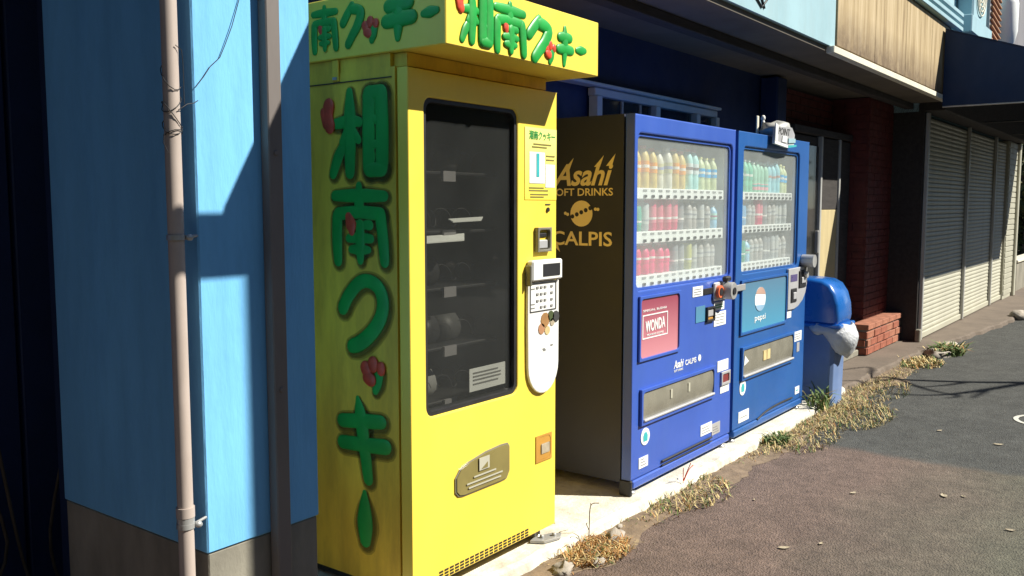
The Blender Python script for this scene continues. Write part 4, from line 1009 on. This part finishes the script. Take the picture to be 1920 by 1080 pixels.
while x < 9.0:
    y = 1.925 + .02 * math.sin(x * 3) + random.uniform(-.05, .03)
    dens = .55 + .6 * noise.noise(Vector((x * 1.7, 0, 4)))
    if x > 6.0: y -= .03; dens += .2
    if 4.9 < x < 6.6: dens += .45
    if random.random() < dens + .2: blades(mb, x, y, -.052, int(30 * max(.2, dens)), .13, .04, 1, .9, .0026)
    x += .045
def soil(x0, x1):
    vs = []; xs = [x0 + .06 * i for i in range(int((x1 - x0) / .06))]
    for x in xs:
        o = -.36 if x > 8.5 else 0
        vs += [(x, 1.80 - .03 * min(1, max(0, x - 5)) + jag(x, 3.1, .11) + jag(x, 11, .05), -.0505), (x, 1.90 + jag(x, 5, .03), -.040 + jag(x, 9, .01)), (x, 2.0, -.046)]
    q = MB(); q.add(vs, [(3 * i + k, 3 * i + 3 + k, 3 * i + 4 + k, 3 * i + 1 + k) for i in range(len(xs) - 1) for k in (0, 1)], True)
    tag(q.build('soil', 'soil'), kind='structure')
soil(2.6, 8.4)
tag(mb.build('dry_grass', GM), 'thin dry grass along the broken edge of the concrete slab', 'grass', kind='stuff')
def clump(name, loc, n, rad, h, mats, label, wd=.0028, lean=1.0):
    mb = MB(); blades(mb, loc[0], loc[1], loc[2], n, rad, h, mats, lean, wd)
    return tag(mb.build(name, GM, None, loc), label, 'weed')
clump('weed_clump', (3.08, 1.86, -.05), 620, .19, .055, 2, 'rusty dry weed clump nearest the camera by the yellow machine foot')
clump('weed_clump', (4.0, 1.90, -.05), 480, .32, .055, 1, 'straw coloured weed clump before the corner of the ultramarine machine')
clump('weed_clump', (5.35, 1.84, -.05), 560, .40, .055, 1, 'dry weed clump in front of the cobalt machine')
clump('weed_clump', (6.15, 1.80, -.05), 1050, .52, .065, 1, 'broad straw coloured weed patch at the foot of the rubbish bin')
clump('weed_clump', (7.1, 1.90, -.05), 520, .5, .055, 1, 'thin straw coloured weeds beyond the rubbish bin')
clump('weed_clump', (6.15, 1.96, -.02), 60, .12, .20, 3, 'dark green weed growing between cobalt machine and bin', .007)
clump('weed_clump', (5.18, 1.90, -.05), 160, .12, .09, 3, 'low green weed at the slab edge under the cobalt machine', .006)
clump('weed_clump', (9.35, 1.78, -.05), 260, .25, .14, 3, 'green weed tuft on the pavement edge before the shutters', .010)
clump('weed_clump', (8.6, 1.84, -.05), 260, .3, .07, 1, 'small dry weeds on the pavement edge before the brick plinth', .006)
# a thin bare weed stem by the slab
mb = MB()
mb.tube(smooth([(3.12, 1.93, -.02), (3.13, 1.935, .05), (3.125, 1.93, .10), (3.14, 1.93, .125), (3.18, 1.92, .12)]), .0022, 5)
mb.tube(smooth([(3.12, 1.932, .02), (3.10, 1.93, .05), (3.09, 1.92, .06)]), .0018, 5); mb.tube([(3.135, 1.93, .12), (3.12, 1.925, .135)], .0016, 5)
tag(mb.build('dry_weed', 'bark'), 'single thin dry weed stem rising from the slab edge', 'weed')
mb = MB()
for pts in ([(4.02, 1.94, -.01), (4.00, 1.93, .05), (3.98, 1.92, .08)], [(4.03, 1.94, 0), (4.06, 1.93, .05), (4.09, 1.92, .07)], [(4.02, 1.94, 0), (4.03, 1.92, .06), (4.02, 1.90, .10)]): mb.tube(smooth(pts), .0022, 5)
tag(mb.build('red_weed', 'red'), 'red stemmed weed sprig under the ultramarine machine door', 'weed')
stones = [(3.24, 1.875, .055, .035, 'larger pale stone behind the rusty weed clump'), (2.83, 1.86, .06, .03, 'flat pale stone at the bottom edge before the yellow machine'), (2.98, 1.80, .04, .02, 'small pale stone in front of the rusty weed clump'),
          (3.37, 1.93, .025, .016, 'small dark edged stone right of the large pale stone'), (9.15, 1.82, .16, .06, 'broken concrete lump left of the green weed tuft'), (9.75, 1.86, .14, .05, 'broken concrete lump behind the green weed tuft'), (12.8, 1.62, .15, .09, 'pale rock by the road near the far end wall')]
for i, (x, y, r, h, l) in enumerate(stones):
    tag(MB().blob((x, y, -.05 + h * .3), (r, r * .7, h * .9), 9, 6, .95, i + 2, 2.6).build('stone', 'stone', None, (x, y, -.05)), l, 'stone')
lv = [(4.493, 1.248, .022), (4.717, .88, .03), (3.584, 1.267, .026), (4.378, .544, .022), (5.942, .825, .03), (6.091, 1.178, .022), (3.724, 1.158, .016), (4.76, .80, .016), (4.1, 1.6, .012)]
for i, (x, y, r) in enumerate(lv):
    mb = MB(); a = random.uniform(0, 6); vs = []
    for t, wd in ((-1, .05), (-.4, .45), (.2, .5), (.7, .3), (1, .04)):
        for s_ in (-1, 0, 1):
            u, v_ = t * r, s_ * wd * r
            vs.append((x + u * math.cos(a) - v_ * math.sin(a), y + u * math.sin(a) + v_ * math.cos(a), -.049 + .003 * abs(s_) + .002 * t * t))
    mb.add(vs, [(3 * q + s_, 3 * q + 3 + s_, 3 * q + 4 + s_, 3 * q + 1 + s_) for q in range(4) for s_ in (0, 1)])
    tag(mb.build('fallen_leaf', 'litter', None, (x, y, -.05)), f'small pale dead leaf on the {"dark coarse patch" if x > 5.3 else "brown asphalt strip" if y > 1.1 else "greenish asphalt at the lower right"}', 'leaf', 'pale dead leaves scattered on the asphalt')
# loose grit
mb = MB()
for _ in range(420):
    x = random.uniform(2.7, 7.5); y = random.uniform(.1, 1.95); r = random.uniform(.0015, .004) * (1 + (y > 1.6) * .6)
    mb.add([(x - r, y - r * .6, -.052), (x + r, y - r * .8, -.052), (x + r * .7, y + r, -.052), (x - r * .6, y + r, -.052), (x, y, -.052 + r)], [(0, 1, 4), (1, 2, 4), (2, 3, 4), (3, 0, 4)])
tag(mb.build('grit', 'walk'), 'loose pale grit scattered on the asphalt', 'grit', kind='stuff')
mb = MB(); vs = []
for k in range(32):
    t = 2 * math.pi * k / 32
    for r_ in (.17, .20): vs.append((6.78 + r_ * math.cos(t), .66 + r_ * math.sin(t), -.048))
mb.add(vs, [(2 * k, (2 * k + 2) % 64, (2 * k + 3) % 64, 2 * k + 1)[::-1] for k in range(32)])
tag(mb.build('painted_ring', 'roadpaint'), 'worn white painted ring on the asphalt at the right edge', 'marking')

def leafy(mb, c, r, n, size):
    for _ in range(n):
        while True:
            d = Vector((random.uniform(-1, 1), random.uniform(-1, 1), random.uniform(-1, 1)))
            if .25 < d.length < 1: break
        k = 1 + .35 * noise.noise(d * 2.2 + Vector(c))
        p = Vector((c[0] + d.x * r[0] * k, c[1] + d.y * r[1] * k, c[2] + d.z * r[2] * k))
        u = Vector((random.gauss(0, 1), random.gauss(0, 1), random.gauss(0, 1))).normalized(); v = u.orthogonal().normalized(); s_ = size * random.uniform(.6, 1.3)
        mb.cur = 0 if random.random() < .65 else 1
        mb.add([p + u * s_, p + v * s_ * .5, p - u * s_, p - v * s_ * .5], [(0, 1, 2, 3)])
def tree(loc, crowns, n, size, label, h):
    t = thing('tree', loc, label, 'tree')
    x, y, z = loc
    MB().tube(smooth([(x, y, z - .1), (x + .05, y, z + h * .4), (x - .05, y + .1, z + h * .8)]), [.12 - .08 * i / 8 for i in range(9)], 8).build('trunk', 'bark', t)
    mb = MB()
    for c, r in crowns: leafy(mb, c, r, n, size)
    mb.build('crown', ['leafdark', 'leaflight'], t)
tree((19.5, 2.4, 0), [((19.5, 2.4, 2.4), (1.3, 1.2, 1.6)), ((20.2, 2.2, 1.0), (1.3, 1.0, .9))], 2200, .10, 'dark leafy tree beyond the far end of the shutters', 2.5)
tree((23, 2.0, 0), [((23, 2.2, 3.5), (2, 1.6, 2)), ((23, 2.0, 1.6), (2, 1.4, 1.6))], 2400, .13, 'farther olive green tree at the right edge of the picture', 3)
wl = thing('low_wall', (17.5, 2.2, 0), 'low pale wall below the trees past the end wall', 'wall')
box(16.4, 24, 2.15, 2.3, -.05, .45, c=.02).build('wall_block', 'concrete', wl); box(16.35, 24.05, 2.12, 2.33, .451, .50, c=.01).build('coping', 'trim', wl)
# across the street: tall dark planting, a bare tree that throws the branch shadows; added unseen: a left hedge blocking sky light, a board shading the pillar
def hedge(name, label, pts, h):
    hd = MB()
    for x, y in pts:
        hd.cur = 0; hd.blob((x, y, h * .48), (1.1, 1.1, h * .5), 10, 8, .5, x + y, 2)
        leafy(hd, (x, y, h * .5), (1.35, 1.35, h * .55), 420, .2)
    tag(hd.build(name, ['leafdark', 'leaflight']), label, 'hedge', kind='stuff')
hedge('hedge', 'tall dark hedge along the far side of the street', [(-8 + i * 1.7, -10.2) for i in range(30)], 5.5)
hedge('sky_block_hedge', 'tall dark hedge added out of view at the left to block sky light', [(-5.2, -9 + i * 1.6) for i in range(10)], 4.2)
sp = thing('shade_board', (3.0, -.45, -.05), 'plain board on a steel pole, added out of view to shade the pillar', 'shade board')
MB().tube([(3.02, -.42, -.06), (3.02, -.42, 3.75)], .038, 10).build('pole', 'steel', sp)
box(2.856, 3.16, -.47, -.46, 1.95, 3.83, c=.003).build('board', 'greysheet', sp)
bt = thing('tree', (11.5, -3.6, -.05), 'bare branched street tree on the opposite side of the road', 'tree')
MB().tube(smooth([(11.5, -3.6, -.06), (11.45, -3.55, 1.6), (11.3, -3.3, 2.8), (11.2, -3.0, 3.8)]), [.13 - .007 * i for i in range(13)], 8).build('trunk', 'bark', bt)
def cast(gx, gy, t): return (gx + KX * t, gy - t, -.05 + TZ * t)
for pts, r0 in ([[(8.7, .2, 4.0), (8.22, .95, 3.7), (7.95, 1.35, 3.5), (7.72, 1.83, 3.3), (7.62, 2.05, 3.2)], .028], [[(8.22, .95, 3.7), (7.75, 1.15, 3.5), (7.40, 1.33, 3.4), (7.22, 1.48, 3.3), (7.1, 1.7, 3.2)], .02],
                [[(7.75, 1.15, 3.5), (7.50, 1.18, 3.5), (7.3, 1.20, 3.4)], .012], [[(7.72, 1.83, 3.3), (7.45, 1.55, 3.3), (7.35, 1.36, 3.2)], .014], [[(7.95, 1.35, 3.5), (7.72, 1.45, 3.4), (7.5, 1.6, 3.3)], .014],
                [[(7.40, 1.33, 3.4), (7.28, 1.30, 3.4), (7.18, 1.36, 3.4)], .012], [[(7.72, 1.83, 3.3), (7.3, 2.0, 3.2), (7.1, 2.2, 3.1)], .012], [[(7.62, 2.05, 3.2), (7.9, 2.15, 3.2), (7.6, 2.3, 3.1)], .010]):
    p = smooth([cast(*q) for q in pts]); n = len(p)
    MB().tube(p, [r0 * 1.7 * (1 - .6 * i / n) for i in range(n)], 6).build('branch', 'bark', bt)
MB().tube(smooth([(11.2, -3.0, 3.8), (11.25, -3.6, 4.2), cast(8.7, .2, 4.0)]), [.04, .038, .036, .034, .032, .031, .03, .03, .03], 6).build('branch', 'bark', bt)
# pale roots and dead vines in the dark gap at the far left
mb = MB()
for i in range(7):
    x = 1.15 + i * .09; y = 3.12
    mb.tube(smooth([(x, y, .02), (x + random.uniform(-.1, .1), y - .02, .25), (x + random.uniform(-.15, .15), y - .03, .5 + random.random() * .3)]), .006, 5)
tag(mb.build('dead_vine', 'bark'), 'dead vine stems in the dark gap at the far left', 'vine')
